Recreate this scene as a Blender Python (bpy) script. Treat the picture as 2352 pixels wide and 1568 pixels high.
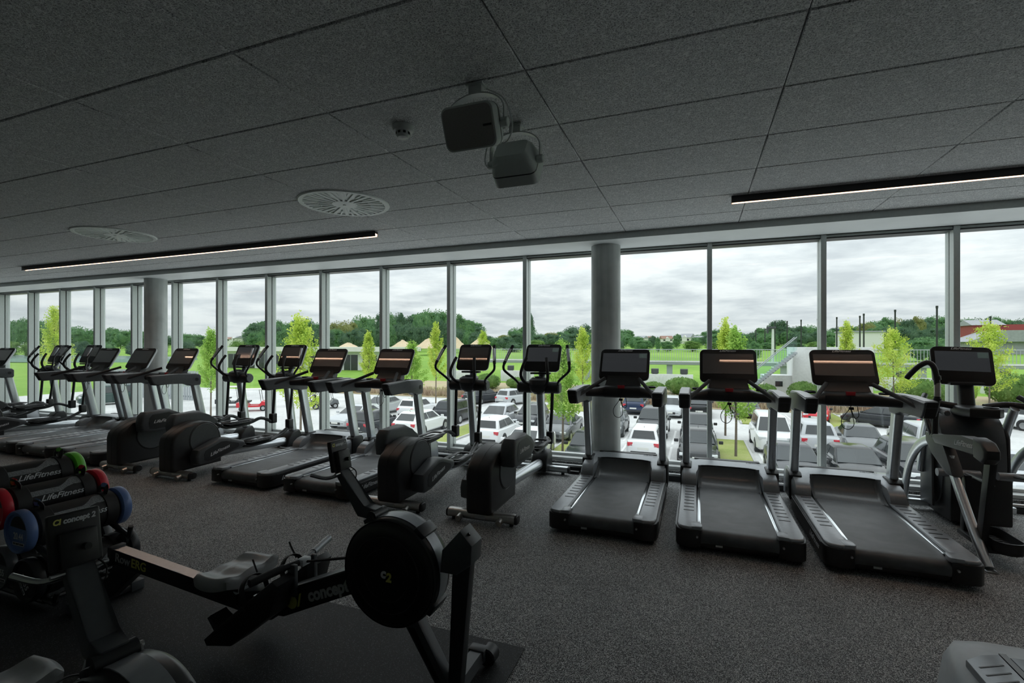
import bpy, bmesh, math, random
from mathutils import Vector, Matrix
R = math.radians
random.seed(7)
for o in list(bpy.data.objects): bpy.data.objects.remove(o)
SC = bpy.context.scene
COL = SC.collection

# ------------------------------------------------------------------ camera
F, HY, YAW, H = 1115.0, 795.0, 0.3643, 1.62      # focal in pixels, horizon row, turn towards -X, eye height
cam = bpy.data.cameras.new('camera'); camo = bpy.data.objects.new('camera', cam); COL.objects.link(camo)
cam.sensor_width = 36.0; cam.lens = 36.0 * F / 2352.0
cam.shift_y = (HY - 784.0) / 2352.0
cam.clip_start = 0.05; cam.clip_end = 2000
camo.location = (0, 0, H); camo.rotation_euler = (R(90), 0, YAW)
SC.camera = camo
SC.view_settings.view_transform = 'Standard'; SC.view_settings.look = 'None'
SC.view_settings.gamma = 1.0; SC.view_settings.use_curve_mapping = False
SC.view_settings.exposure = 1.06

# ------------------------------------------------------------------ sky
def nd(nt, t, **kw):
    n = nt.nodes.new(t)
    for k, v in kw.items(): setattr(n, k, v)
    return n
def ramp(nt, stops):
    r = nd(nt, 'ShaderNodeValToRGB'); e = r.color_ramp.elements
    while len(e) < len(stops): e.new(0.5)
    for k, (p, c) in enumerate(stops):
        e[k].position = p; e[k].color = (c[0], c[1], c[2], 1) if not isinstance(c, (int, float)) else (c, c, c, 1)
    return r
SKY = 0.585
W = bpy.data.worlds.new('overcast_sky'); SC.world = W; W.use_nodes = True
nt = W.node_tree; nt.nodes.clear(); L = nt.links.new
tc = nd(nt, 'ShaderNodeTexCoord'); sep = nd(nt, 'ShaderNodeSeparateXYZ'); L(tc.outputs['Generated'], sep.inputs[0])
mx = nd(nt, 'ShaderNodeMath', operation='MAXIMUM'); mx.inputs[1].default_value = 0.0; L(sep.outputs['Z'], mx.inputs[0])
ad = nd(nt, 'ShaderNodeMath', operation='ADD'); ad.inputs[1].default_value = 0.13; L(mx.outputs[0], ad.inputs[0])
dv = nd(nt, 'ShaderNodeVectorMath', operation='DIVIDE'); cmb = nd(nt, 'ShaderNodeCombineXYZ')
L(ad.outputs[0], cmb.inputs[0]); L(ad.outputs[0], cmb.inputs[1]); cmb.inputs[2].default_value = 1
L(tc.outputs['Generated'], dv.inputs[0]); L(cmb.outputs[0], dv.inputs[1])
n1 = nd(nt, 'ShaderNodeTexNoise'); n1.inputs['Scale'].default_value = 1.9; n1.inputs['Detail'].default_value = 7; n1.inputs['Roughness'].default_value = .58; n1.inputs['Distortion'].default_value = .15
L(dv.outputs[0], n1.inputs['Vector'])
rp = ramp(nt, [(.35, (.45, .48, .515)), (.47, (.56, .59, .62)), (.61, (.70, .72, .735))]); L(n1.outputs[0], rp.inputs[0])
rz = ramp(nt, [(.0, .6), (.06, .2), (.3, 0)]); L(mx.outputs[0], rz.inputs[0])
mxr = nd(nt, 'ShaderNodeMix', data_type='RGBA'); L(rz.outputs[0], mxr.inputs['Factor']); L(rp.outputs[0], mxr.inputs['A']); mxr.inputs['B'].default_value = (.63, .66, .68, 1)
bg = nd(nt, 'ShaderNodeBackground'); L(mxr.outputs['Result'], bg.inputs[0])
ov = nd(nt, 'ShaderNodeMath', operation='MULTIPLY_ADD'); ov.inputs[1].default_value = 2.0; ov.inputs[2].default_value = 1.0; L(mx.outputs[0], ov.inputs[0])   # overcast sky: zenith three times the horizon
st = nd(nt, 'ShaderNodeMath', operation='MULTIPLY'); st.inputs[1].default_value = SKY; L(ov.outputs[0], st.inputs[0]); L(st.outputs[0], bg.inputs[1])
wo = nd(nt, 'ShaderNodeOutputWorld'); L(bg.outputs[0], wo.inputs[0])

# ------------------------------------------------------------------ pixel to point (a pixel gives a direction only)
SN, CS = math.sin(YAW), math.cos(YAW)
def ray(u, v):
    a = (u - 1176) / F
    return Vector((-SN + CS * a, CS + SN * a, -(v - HY) / F))
def on_z(u, v, z):
    d = ray(u, v); t = (z - H) / d.z; return Vector((0, 0, H)) + d * t
def at_y(u, v, y):
    d = ray(u, v); return Vector((0, 0, H)) + d * (y / d.y)
def at_x(u, v, x):
    d = ray(u, v); return Vector((0, 0, H)) + d * (x / d.x)
def at_t(u, v, t): return Vector((0, 0, H)) + ray(u, v) * t

# ------------------------------------------------------------------ materials
MT = {}
def mat(name, base, rough=.5, metal=0., coat=0., noise=0., nscale=40., bump=0., bscale=200., emit=None, estr=0., spec=None):
    m = bpy.data.materials.new(name); m.use_nodes = True; t = m.node_tree; b = t.nodes['Principled BSDF']; l = t.links.new
    b.inputs['Roughness'].default_value = rough; b.inputs['Metallic'].default_value = metal; b.inputs['Coat Weight'].default_value = coat
    b.inputs['Coat Roughness'].default_value = .08
    if spec is not None: b.inputs['Specular IOR Level'].default_value = spec
    co = nd(t, 'ShaderNodeTexCoord')
    nz = nd(t, 'ShaderNodeTexNoise'); nz.inputs['Scale'].default_value = nscale; nz.inputs['Detail'].default_value = 4; l(co.outputs['Object'], nz.inputs['Vector'])
    k0, k1 = 1 - noise, 1 + noise
    rr = ramp(t, [(.3, [c * k0 for c in base]), (.7, [min(1, c * k1) for c in base])]); l(nz.outputs[0], rr.inputs[0]); l(rr.outputs[0], b.inputs['Base Color'])
    if bump:
        n2 = nd(t, 'ShaderNodeTexNoise'); n2.inputs['Scale'].default_value = bscale; l(co.outputs['Object'], n2.inputs['Vector'])
        bp = nd(t, 'ShaderNodeBump'); bp.inputs['Strength'].default_value = bump; bp.inputs['Distance'].default_value = .002; l(n2.outputs[0], bp.inputs['Height']); l(bp.outputs[0], b.inputs['Normal'])
    if emit:
        b.inputs['Emission Color'].default_value = (*emit, 1); b.inputs['Emission Strength'].default_value = estr
    MT[name] = m; return m
mat('black_plastic', (.018, .019, .021), .40, noise=.1, bump=.15, bscale=900)
mat('black_gloss', (.010, .011, .012), .30, noise=.05)
mat('black_satin', (.02, .022, .025), .36, noise=.1)
mat('charcoal_plastic', (.075, .082, .09), .40, noise=.08, bump=.1, bscale=900)
mat('grey_plastic', (.34, .36, .385), .32, metal=.3, noise=.06)
mat('light_grey_plastic', (.60, .63, .66), .38, noise=.04)
mat('silver_paint', (.70, .73, .76), .30, metal=.9, noise=.04)
mat('silver_shell', (.45, .47, .50), .34, metal=.4, noise=.04)
mat('steel', (.5, .51, .52), .28, metal=1., noise=.05)
mat('brown_steel', (.55, .53, .51), .30, metal=.9, noise=.08)
mat('chrome_strip', (.75, .78, .8), .16, metal=1.)
mat('belt_rubber', (.11, .118, .128), .36, noise=.3, nscale=6, bump=.4, bscale=1400)
mat('screen_glass', (.010, .010, .011), .34, coat=1.0)
MT['screen_glass'].node_tree.nodes['Principled BSDF'].inputs['Coat Roughness'].default_value = .02
mat('bezel_black', (.012, .0125, .014), .55, spec=.3)
mat('screen_lit', (.012, .013, .015), .10, coat=.4, emit=(.035, .038, .042), estr=.25)
mat('screen_tile', (.012, .013, .015), .10, coat=.4, emit=(.05, .07, .062), estr=.35)
mat('red_button', (.42, .02, .03), .4)
mat('white_print', (.72, .74, .76), .5)
mat('grey_print', (.50, .51, .52), .5)
mat('yellow_print', (.72, .70, .18), .5)
mat('foam_grip', (.018, .018, .02), .7, bump=.3, bscale=600)
mat('seat_grey', (.34, .35, .36), .30, noise=.05)
mat('bag_black', (.012, .012, .013), .55, noise=.2, nscale=20, bump=.3, bscale=300)
mat('bag_mesh', (.24, .25, .26), .6, noise=.6, nscale=160)
mat('bag_red', (.75, .015, .04), .36, coat=.2)
mat('bag_green', (.16, .68, .04), .36, coat=.2)
mat('bag_blue', (.14, .23, .50), .36, coat=.2)
mat('bag_grey', (.16, .17, .18), .36, coat=.2)
mat('white_metal', (.55, .58, .58), .4, noise=.03)
mat('white_soffit', (.86, .89, .89), .55, noise=.03, nscale=3)
mat('speaker_grey', (.55, .60, .585), .5, noise=.03)
mat('speaker_grille', (.30, .29, .28), .7, noise=.3, nscale=900)
mat('vent_white', (.86, .91, .89), .45)
mat('vent_dark', (.006, .006, .007), .9)
mat('lamp_body', (.045, .045, .047), .45, metal=.3)
mat('lamp_led', (1., .8, .65), .5, emit=(1.0, .66, .47), estr=8.0)
mat('lamp_liner', (.75, .70, .66), .5)
mat('alu_frame', (.56, .60, .585), .38, metal=.25, noise=.04)
mat('alu_dark', (.022, .024, .025), .45)
mat('alu_white', (.62, .64, .64), .36, metal=.3)
mat('wall_paint', (.80, .81, .80), .8, noise=.1, nscale=5)
mat('back_wall_paint', (.78, .78, .77), .7, noise=.04, nscale=8)
mat('cable_black', (.01, .01, .01), .5)

def concrete():
    m = bpy.data.materials.new('concrete'); m.use_nodes = True; t = m.node_tree; b = t.nodes['Principled BSDF']; l = t.links.new
    co = nd(t, 'ShaderNodeTexCoord'); mp = nd(t, 'ShaderNodeMapping'); mp.inputs['Scale'].default_value = (14, 14, .6); l(co.outputs['Object'], mp.inputs[0])
    a = nd(t, 'ShaderNodeTexNoise'); a.inputs['Scale'].default_value = 1; a.inputs['Detail'].default_value = 8; l(mp.outputs[0], a.inputs['Vector'])
    c = nd(t, 'ShaderNodeTexNoise'); c.inputs['Scale'].default_value = 3.5; c.inputs['Detail'].default_value = 8; l(co.outputs['Object'], c.inputs['Vector'])
    mm = nd(t, 'ShaderNodeMath', operation='ADD'); l(a.outputs[0], mm.inputs[0]); l(c.outputs[0], mm.inputs[1])
    hf = nd(t, 'ShaderNodeMath', operation='MULTIPLY'); hf.inputs[1].default_value = .5; l(mm.outputs[0], hf.inputs[0])
    r = ramp(t, [(.36, (.42, .455, .445)), (.5, (.55, .58, .57)), (.66, (.68, .70, .69))]); l(hf.outputs[0], r.inputs[0]); l(r.outputs[0], b.inputs['Base Color'])
    b.inputs['Roughness'].default_value = .38
    bp = nd(t, 'ShaderNodeBump'); bp.inputs['Strength'].default_value = .15; bp.inputs['Distance'].default_value = .003; l(c.outputs[0], bp.inputs['Height']); l(bp.outputs[0], b.inputs['Normal'])
    MT['concrete'] = m
concrete()
def rubber(name, dark, fleck, thr, scale):
    m = bpy.data.materials.new(name); m.use_nodes = True; t = m.node_tree; b = t.nodes['Principled BSDF']; l = t.links.new
    co = nd(t, 'ShaderNodeTexCoord')
    v = nd(t, 'ShaderNodeTexVoronoi'); v.inputs['Scale'].default_value = scale; v.inputs['Randomness'].default_value = 1; l(co.outputs['Object'], v.inputs['Vector'])
    sp = nd(t, 'ShaderNodeSeparateXYZ'); l(v.outputs['Color'], sp.inputs[0])
    r = ramp(t, [(thr, dark), (thr + .02, [c * .45 for c in fleck]), (1, fleck)]); l(sp.outputs[0], r.inputs[0])
    g = nd(t, 'ShaderNodeTexNoise'); g.inputs['Scale'].default_value = 2.2; g.inputs['Detail'].default_value = 3; l(co.outputs['Object'], g.inputs['Vector'])
    gr = ramp(t, [(.3, .86), (.7, 1.12)]); l(g.outputs[0], gr.inputs[0])
    mu = nd(t, 'ShaderNodeMix', data_type='RGBA', blend_type='MULTIPLY'); mu.inputs['Factor'].default_value = 1; l(r.outputs[0], mu.inputs['A']); l(gr.outputs[0], mu.inputs['B'])
    l(mu.outputs['Result'], b.inputs['Base Color']); b.inputs['Roughness'].default_value = .62
    bp = nd(t, 'ShaderNodeBump'); bp.inputs['Strength'].default_value = .5; bp.inputs['Distance'].default_value = .002; l(v.outputs['Distance'], bp.inputs['Height']); l(bp.outputs[0], b.inputs['Normal'])
    MT[name] = m
rubber('rubber_floor', (.026, .027, .029), (.80, .81, .81), .62, 330)
rubber('rubber_mat', (.011, .013, .015), (.11, .12, .125), .88, 260)
def woodwool():
    m = bpy.data.materials.new('wood_wool'); m.use_nodes = True; t = m.node_tree; b = t.nodes['Principled BSDF']; l = t.links.new
    co = nd(t, 'ShaderNodeTexCoord'); acc = None
    for k, (sc, off) in enumerate(((24, 0), (33, 7), (43, 13))):
        mp = nd(t, 'ShaderNodeMapping'); mp.inputs['Location'].default_value = (off, off * 1.7, off); mp.inputs['Rotation'].default_value = (0, 0, off); l(co.outputs['Object'], mp.inputs[0])
        n = nd(t, 'ShaderNodeTexNoise'); n.inputs['Scale'].default_value = sc; n.inputs['Detail'].default_value = 1.0; n.inputs['Distortion'].default_value = 1.0; l(mp.outputs[0], n.inputs['Vector'])
        s = nd(t, 'ShaderNodeMath', operation='SUBTRACT'); s.inputs[1].default_value = .5; l(n.outputs[0], s.inputs[0])
        a = nd(t, 'ShaderNodeMath', operation='ABSOLUTE'); l(s.outputs[0], a.inputs[0])
        r = ramp(t, [(.0, 1), (.010, .8), (.026, 0)]); l(a.outputs[0], r.inputs[0])
        if acc is None: acc = r
        else:
            q = nd(t, 'ShaderNodeMath', operation='MAXIMUM'); l(acc.outputs[0], q.inputs[0]); l(r.outputs[0], q.inputs[1]); acc = q
    g = nd(t, 'ShaderNodeTexNoise'); g.inputs['Scale'].default_value = 150; g.inputs['Detail'].default_value = 3; l(co.outputs['Object'], g.inputs['Vector'])
    gr = ramp(t, [(.34, (.15, .155, .165)), (.47, (.52, .535, .54)), (.62, (.74, .76, .765))]); l(g.outputs[0], gr.inputs[0])
    mx = nd(t, 'ShaderNodeMix', data_type='RGBA'); l(acc.outputs[0], mx.inputs['Factor']); l(gr.outputs[0], mx.inputs['A']); mx.inputs['B'].default_value = (.95, .96, .96, 1)
    l(mx.outputs['Result'], b.inputs['Base Color']); b.inputs['Roughness'].default_value = .9
    bp = nd(t, 'ShaderNodeBump'); bp.inputs['Strength'].default_value = .5; bp.inputs['Distance'].default_value = .003; l(acc.outputs[0], bp.inputs['Height']); l(bp.outputs[0], b.inputs['Normal'])
    MT['wood_wool'] = m
woodwool()
def glass(name, tint, refl):
    m = bpy.data.materials.new(name); m.use_nodes = True; t = m.node_tree; t.nodes.clear(); l = t.links.new
    tr = nd(t, 'ShaderNodeBsdfTransparent'); tr.inputs[0].default_value = (*tint, 1)
    gl = nd(t, 'ShaderNodeBsdfGlossy'); gl.inputs['Roughness'].default_value = .01; gl.inputs[0].default_value = (.9, .95, .95, 1)
    fr = nd(t, 'ShaderNodeFresnel'); ge = nd(t, 'ShaderNodeNewGeometry')       # same reflectance from either face of the sheet
    mr = nd(t, 'ShaderNodeMapRange'); mr.inputs['To Min'].default_value = refl; mr.inputs['To Max'].default_value = 1 / refl; l(ge.outputs['Backfacing'], mr.inputs['Value']); l(mr.outputs['Result'], fr.inputs[0])
    mx = nd(t, 'ShaderNodeMixShader'); l(fr.outputs[0], mx.inputs[0]); l(tr.outputs[0], mx.inputs[1]); l(gl.outputs[0], mx.inputs[2])
    ou = nd(t, 'ShaderNodeOutputMaterial'); l(mx.outputs[0], ou.inputs[0]); MT[name] = m
glass('window_glass', (.965, .99, .98), 1.33)
glass('rail_glass', (.93, .985, .975), 1.4)

# ------------------------------------------------------------------ mesh helpers
def bev(bm, edges, off, seg=2):
    if off > 0 and edges: bmesh.ops.bevel(bm, geom=list(edges), offset=off, segments=seg, affect='EDGES', profile=.5, clamp_overlap=True)
def box(bm, x0, x1, y0, y1, z0, z1, b=0, seg=2, M=None):
    vs = [bm.verts.new(Vector((x, y, z)) if M is None else M @ Vector((x, y, z))) for x in (x0, x1) for y in (y0, y1) for z in (z0, z1)]
    fs = [bm.faces.new([vs[i] for i in q]) for q in ((0, 1, 3, 2), (4, 6, 7, 5), (0, 4, 5, 1), (2, 3, 7, 6), (0, 2, 6, 4), (1, 5, 7, 3))]
    if b: bev(bm, {e for f in fs for e in f.edges}, b, seg)
def prism(bm, prof, a0, a1, axis='x', b=0, seg=2, M=None, ball=False):
    def P(p, a):
        v = Vector((a, p[0], p[1])) if axis == 'x' else Vector((p[0], a, p[1])) if axis == 'y' else Vector((p[0], p[1], a))
        return v if M is None else M @ v
    r0 = [bm.verts.new(P(p, a0)) for p in prof]; r1 = [bm.verts.new(P(p, a1)) for p in prof]; n = len(prof)
    c0 = bm.faces.new(r0[::-1]); c1 = bm.faces.new(r1)
    sides = [bm.faces.new([r0[i], r0[(i + 1) % n], r1[(i + 1) % n], r1[i]]) for i in range(n)]
    if b:
        ed = set(c0.edges) | set(c1.edges)
        if ball: ed |= {e for f in sides for e in f.edges}
        bev(bm, ed, b, seg)
def ring(c, ax, ay, rx, ry, n=16, p=2.0, ph=0):
    out = []
    for k in range(n):
        t = 2 * math.pi * k / n + ph; ct, st = math.cos(t), math.sin(t)
        out.append(Vector(c) + Vector(ax) * (math.copysign(abs(ct) ** (2 / p), ct) * rx) + Vector(ay) * (math.copysign(abs(st) ** (2 / p), st) * ry))
    return out
def loft(bm, rings, cap=True, closed=True, M=None):
    rv = [[bm.verts.new(p if M is None else M @ p) for p in r] for r in rings]; n = len(rings[0])
    for a, b in zip(rv[:-1], rv[1:]):
        for i in range(n if closed else n - 1):
            j = (i + 1) % n; bm.faces.new([a[i], a[j], b[j], b[i]])
    if cap and closed: bm.faces.new(rv[0][::-1]); bm.faces.new(rv[-1])
    return rv
def smooth_path(pts, n=6, closed=False):
    P = [Vector(p) for p in pts]; out = []; m = len(P)
    for i in range(m if closed else m - 1):
        p0 = P[(i - 1) % m] if closed or i > 0 else P[0] * 2 - P[1]
        p1, p2 = P[i], P[(i + 1) % m]
        p3 = P[(i + 2) % m] if closed or i + 2 < m else P[-1] * 2 - P[-2]
        for k in range(n):
            t = k / n
            out.append(.5 * ((2 * p1) + (p2 - p0) * t + (2 * p0 - 5 * p1 + 4 * p2 - p3) * t * t + (3 * p1 - p0 - 3 * p2 + p3) * t ** 3))
    if not closed: out.append(P[-1])
    return out
def tube(bm, pts, r, n=10, sm=0, r1=None, flat=None, M=None, up=None):
    P = smooth_path(pts, sm) if sm else [Vector(p) for p in pts]; rings = []
    T0 = (P[1] - P[0]).normalized(); ref = Vector(up) if up else (Vector((0, 0, 1)) if abs(T0.z) < .9 else Vector((1, 0, 0)))
    N = (ref - T0 * ref.dot(T0)).normalized()
    for i, p in enumerate(P):
        T = (P[min(i + 1, len(P) - 1)] - P[max(i - 1, 0)]).normalized()
        N = (N - T * N.dot(T)).normalized(); B = T.cross(N)
        rr = r if r1 is None else r + (r1 - r) * i / (len(P) - 1)
        rings.append(ring(p, N, B, rr, rr if flat is None else rr * flat, n))
    loft(bm, rings, M=M)
def cyl(bm, p0, p1, r, n=16, r2=None, b=0, M=None):
    p0, p1 = Vector(p0), Vector(p1); T = (p1 - p0).normalized()
    ref = Vector((0, 0, 1)) if abs(T.z) < .9 else Vector((1, 0, 0)); N = (ref - T * ref.dot(T)).normalized(); B = T.cross(N)
    r2 = r if r2 is None else r2
    if b:
        rs = [ring(p0, N, B, r - b, r - b, n), ring(p0 + T * b, N, B, r, r, n), ring(p1 - T * b, N, B, r2, r2, n), ring(p1, N, B, r2 - b, r2 - b, n)]
    else: rs = [ring(p0, N, B, r, r, n), ring(p1, N, B, r2, r2, n)]
    loft(bm, rs, M=M)
def lathe(bm, prof, c=(0, 0, 0), axis='z', n=32, M=None):
    ax = {'x': (Vector((0, 1, 0)), Vector((0, 0, 1)), Vector((1, 0, 0))), 'y': (Vector((0, 0, 1)), Vector((1, 0, 0)), Vector((0, 1, 0))), 'z': (Vector((1, 0, 0)), Vector((0, 1, 0)), Vector((0, 0, 1)))}[axis]
    loft(bm, [ring(Vector(c) + ax[2] * h, ax[0], ax[1], max(r, 1e-4), max(r, 1e-4), n) for r, h in prof], M=M)
def rrect(w, h, r, n=5):
    out = []
    for cx, cy, a0 in ((w / 2 - r, h / 2 - r, 0), (-w / 2 + r, h / 2 - r, 90), (-w / 2 + r, -h / 2 + r, 180), (w / 2 - r, -h / 2 + r, 270)):
        for k in range(n + 1):
            a = R(a0 + 90 * k / n); out.append((cx + r * math.cos(a), cy + r * math.sin(a)))
    return out
def finish(bm, name, m, ang=38):
    bmesh.ops.recalc_face_normals(bm, faces=bm.faces)
    me = bpy.data.meshes.new(name); bm.to_mesh(me); bm.free()
    me.polygons.foreach_set('use_smooth', [True] * len(me.polygons)); me.set_sharp_from_angle(angle=R(ang))
    if m: me.materials.append(MT[m])
    return me
def link(name, me, parent=None, M=None):
    o = bpy.data.objects.new(name, me); COL.objects.link(o)
    if parent: o.parent = parent
    if M is not None: o.matrix_basis = M
    return o
def part(name, m, parent, fn, M=None, ang=38):
    bm = bmesh.new(); fn(bm); return link(name, finish(bm, name, m, ang), parent, M)
def tag(o, label=None, cat=None, group=None, kind=None):
    for k, v in (('label', label), ('category', cat), ('group', group), ('kind', kind)):
        if v: o[k] = v
    return o
def thing(name, loc, label, cat, group=None, rz=0):
    o = bpy.data.objects.new(name, None); COL.objects.link(o); o.location = loc; o.rotation_euler.z = rz; o.empty_display_size = .1
    return tag(o, label, cat, group)
def copy_tree(o, parent=None):
    c = o.copy(); COL.objects.link(c); c.parent = parent
    for ch in list(o.children): copy_tree(ch, c)
    return c
def dup(o, loc, label, rz=None, group=None):
    c = copy_tree(o); c.location = loc
    if rz is not None: c.rotation_euler.z = rz
    tag(c, label, group=group); return c
def basis(o, right, up):
    r = Vector(right).normalized(); u = Vector(up); u = (u - r * u.dot(r)).normalized(); n = r.cross(u)
    return Matrix(((r.x, u.x, n.x, o[0]), (r.y, u.y, n.y, o[1]), (r.z, u.z, n.z, o[2]), (0, 0, 0, 1)))
TX = {}
def textmesh(body, size, m, shear=0, bold=0, ext=.0006, align='CENTER', sx=1.):
    k = (body, size, m, shear, bold, align, sx)
    if k in TX: return TX[k]
    cu = bpy.data.curves.new('text', 'FONT'); cu.body = body; cu.size = size; cu.shear = shear; cu.offset = bold; cu.extrude = ext; cu.align_x = align; cu.align_y = 'CENTER'; cu.resolution_u = 3
    o = bpy.data.objects.new('text', cu); COL.objects.link(o)
    me = bpy.data.meshes.new_from_object(o.evaluated_get(bpy.context.evaluated_depsgraph_get())); bpy.data.objects.remove(o); bpy.data.curves.remove(cu)
    if sx != 1: me.transform(Matrix.Diagonal((sx, 1, 1, 1)))
    me.materials.clear(); me.materials.append(MT[m]); me.name = 'lettering'; TX[k] = me; return me
def letter(parent, body, size, m, o, right, up, shear=0, bold=0, align='CENTER', sx=1.):
    return link('lettering', textmesh(body, size, m, shear, bold, align=align, sx=sx), parent, basis(o, right, up))
# ------------------------------------------------------------------ room
CEIL, YW, PX, PY = 2.924, 6.25, 1.17, .597
XL, XR, YB = -19.6, 6.6, -5.0
X0, Y0 = -.584 * 1.304, 1.664 * 1.304            # one ceiling joint crossing
def struct(name, m, fn, ang=38): return tag(part(name, m, None, fn, ang=ang), kind='structure')
fl = struct('floor', 'rubber_floor', lambda bm: box(bm, XL, XR, YB, 6.42, -.25, 0))
struct('wall_back', 'back_wall_paint', lambda bm: box(bm, XL, XR, YB - .2, YB, 0, CEIL))
struct('wall_left', 'wall_paint', lambda bm: box(bm, XL - .2, XL, YB, 6.42, 0, CEIL))
struct('wall_right', 'wall_paint', lambda bm: box(bm, XR, XR + .2, YB, 6.42, 0, CEIL))
YE = 5.63
ce = struct('ceiling', 'alu_dark', lambda bm: box(bm, XL, XR, YB, 6.42, CEIL + .03, CEIL + .2))
pm = {}
def panel_mesh(w, d):
    k = (round(w, 3), round(d, 3))
    if k not in pm:
        bm = bmesh.new(); box(bm, .003, w - .003, .004, d - .004, 0, .03, .0045, 1); pm[k] = finish(bm, 'panel', 'wood_wool')
    return pm[k]
rest = bmesh.new(); i0 = math.floor((XL - X0) / PX); cells = []
for i in range(i0, 8):
    for j in range(-13, 6):
        xa, xb = max(XL, X0 + i * PX), min(XR, X0 + (i + 1) * PX); ya, yb = max(YB, Y0 + j * PY), min(YE, Y0 + (j + 1) * PY)
        if xb - xa < .05 or yb - ya < .03: continue
        yf = -SN * xb + CS * yb
        if yb > .3 and yf > .2: cells.append((xa, xb, ya, yb))
        else: box(rest, xa + .003, xb - .003, ya + .004, yb - .004, CEIL, CEIL + .03, .0045, 1)
for xa, xb, ya, yb in cells:
    p = link('ceiling_panel', panel_mesh(xb - xa, yb - ya), ce); p.location = (xa, ya, CEIL)
o = link('ceiling_panels', finish(rest, 'ceiling_panels', 'wood_wool'), ce); tag(o, kind='stuff')
# soffit along the glass, with its shadow step
struct('trim_1', 'white_soffit', lambda bm: (box(bm, XL, XR, YE + .012, 6.24, 2.855, 2.95)))
struct('trim_2', 'alu_frame', lambda bm: box(bm, XL, XR, YE, YE + .012, 2.853, 2.926))
# glazed front: one window per bay
struct('trim_3', 'rubber_floor', lambda bm: box(bm, XL, XR, 6.19, 6.45, 0, .115))
struct('trim_4', 'alu_dark', lambda bm: box(bm, XL, XR, 6.44, 6.62, -.9, .12))
struct('trim_5', 'alu_frame', lambda bm: box(bm, XL, XR, 6.40, 6.62, 2.86, 3.6))
DX = 1.17; XM = .14
def me_box(name, m, *a):
    bm = bmesh.new(); box(bm, *a); return finish(bm, name, m)
MW = .027
mesh_w = {
    'mullion_inner': me_box('mullion_inner', 'alu_frame', -MW, MW, 6.25, 6.343, .115, 2.855, .003, 1),
    'gasket': me_box('gasket', 'alu_dark', -MW * .45, MW * .45, 6.343, 6.357, .115, 2.855),
    'mullion_outer': me_box('mullion_outer', 'alu_frame', -MW, MW, 6.357, 6.44, .115, 2.855, .003, 1),
    'pane': me_box('pane', 'window_glass', MW, DX - MW, 6.405, 6.411, .185, 2.81),
    'sill': me_box('sill', 'alu_white', MW, DX - MW, 6.235, 6.44, .115, .155, .004, 1),
    'sill_rail': me_box('sill_rail', 'alu_white', MW, DX - MW, 6.36, 6.44, .155, .187, .003, 1),
    'head_rail': me_box('head_rail', 'alu_frame', MW, DX - MW, 6.27, 6.44, 2.825, 2.855, .003, 1),
    'head_gasket': me_box('head_gasket', 'alu_dark', MW, DX - MW, 6.265, 6.44, 2.812, 2.825),
}
k = 1; i = math.floor((XL - XM) / DX) + 1
while XM + (i + 1) * DX < XR:
    w = bpy.data.objects.new('window_%d' % k, None); COL.objects.link(w); w.location = (XM + i * DX, 0, 0); tag(w, kind='structure')
    for nme, me in mesh_w.items(): link(nme, me, w)
    i += 1; k += 1
# round concrete columns in front of the glass
for (cu_, lab) in ((1391.5, 'round bare concrete column in front of the glass behind the leftmost of three front treadmills'), (358, 'round bare concrete column at the far left end of the glass front')):
    d = ray(cu_, 795); c = d * (6.03 / d.y)
    col = part('concrete_column', 'concrete', None, lambda bm: lathe(bm, [(.178, 0), (.178, 1.4), (.178, 2.857)], n=48))
    col.location = (c.x, 6.03, 0); tag(col, lab, 'column', 'concrete columns')
# cable duct along the foot of the glass
dz = thing("cable_duct", (0, 6.145, 0), 'low black cable duct with silver lid running along the foot of the glass', 'cable duct')
part('duct_body', 'black_satin', dz, lambda bm: box(bm, XL + .05, XR - .05, -.018, .04, 0, .055))
part('duct_lid', 'steel', dz, lambda bm: cyl(bm, (XL + .05, .01, .07), (XR - .05, .01, .07), .022, 12))
# darker rubber mat under the rowing machines
matm = part('rubber_mat', 'rubber_mat', None, lambda bm: box(bm, -6.2, -.86, -1.6, 2.45, 0, .009, .002, 1)); tag(matm, 'dark smooth rubber mat laid under the rowing machines', 'mat')

# ------------------------------------------------------------------ linear lamps
def lamp(name, xa, xb, y, label):
    o = thing(name, (xa, y, CEIL), label, 'lamp', 'linear ceiling lamps'); ln = xb - xa
    part('housing', 'lamp_body', o, lambda bm: prism(bm, [(-.024, 0), (-.024, -.06), (-.020, -.06), (-.020, -.028), (.020, -.028), (.020, -.06), (.024, -.06), (.024, 0)], 0, ln, 'x'))
    for s in (-1, 1): part('reflector', 'lamp_liner', o, lambda bm: box(bm, .004, ln - .004, min(s * .0185, s * .0198), max(s * .0185, s * .0198), -.0595, -.029))
    part('led_strip', 'lamp_led', o, lambda bm: box(bm, .01, ln - .01, -.016, .016, -.032, -.029))
    return o
lamp('linear_lamp', -10.36, -3.40, 4.60, 'long thin linear ceiling lamp with warm light on the left, beside the round vents')
lamp('linear_lamp', .28, 5.6, 4.64, 'long thin linear ceiling lamp with warm light above the right-hand treadmills')

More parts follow.
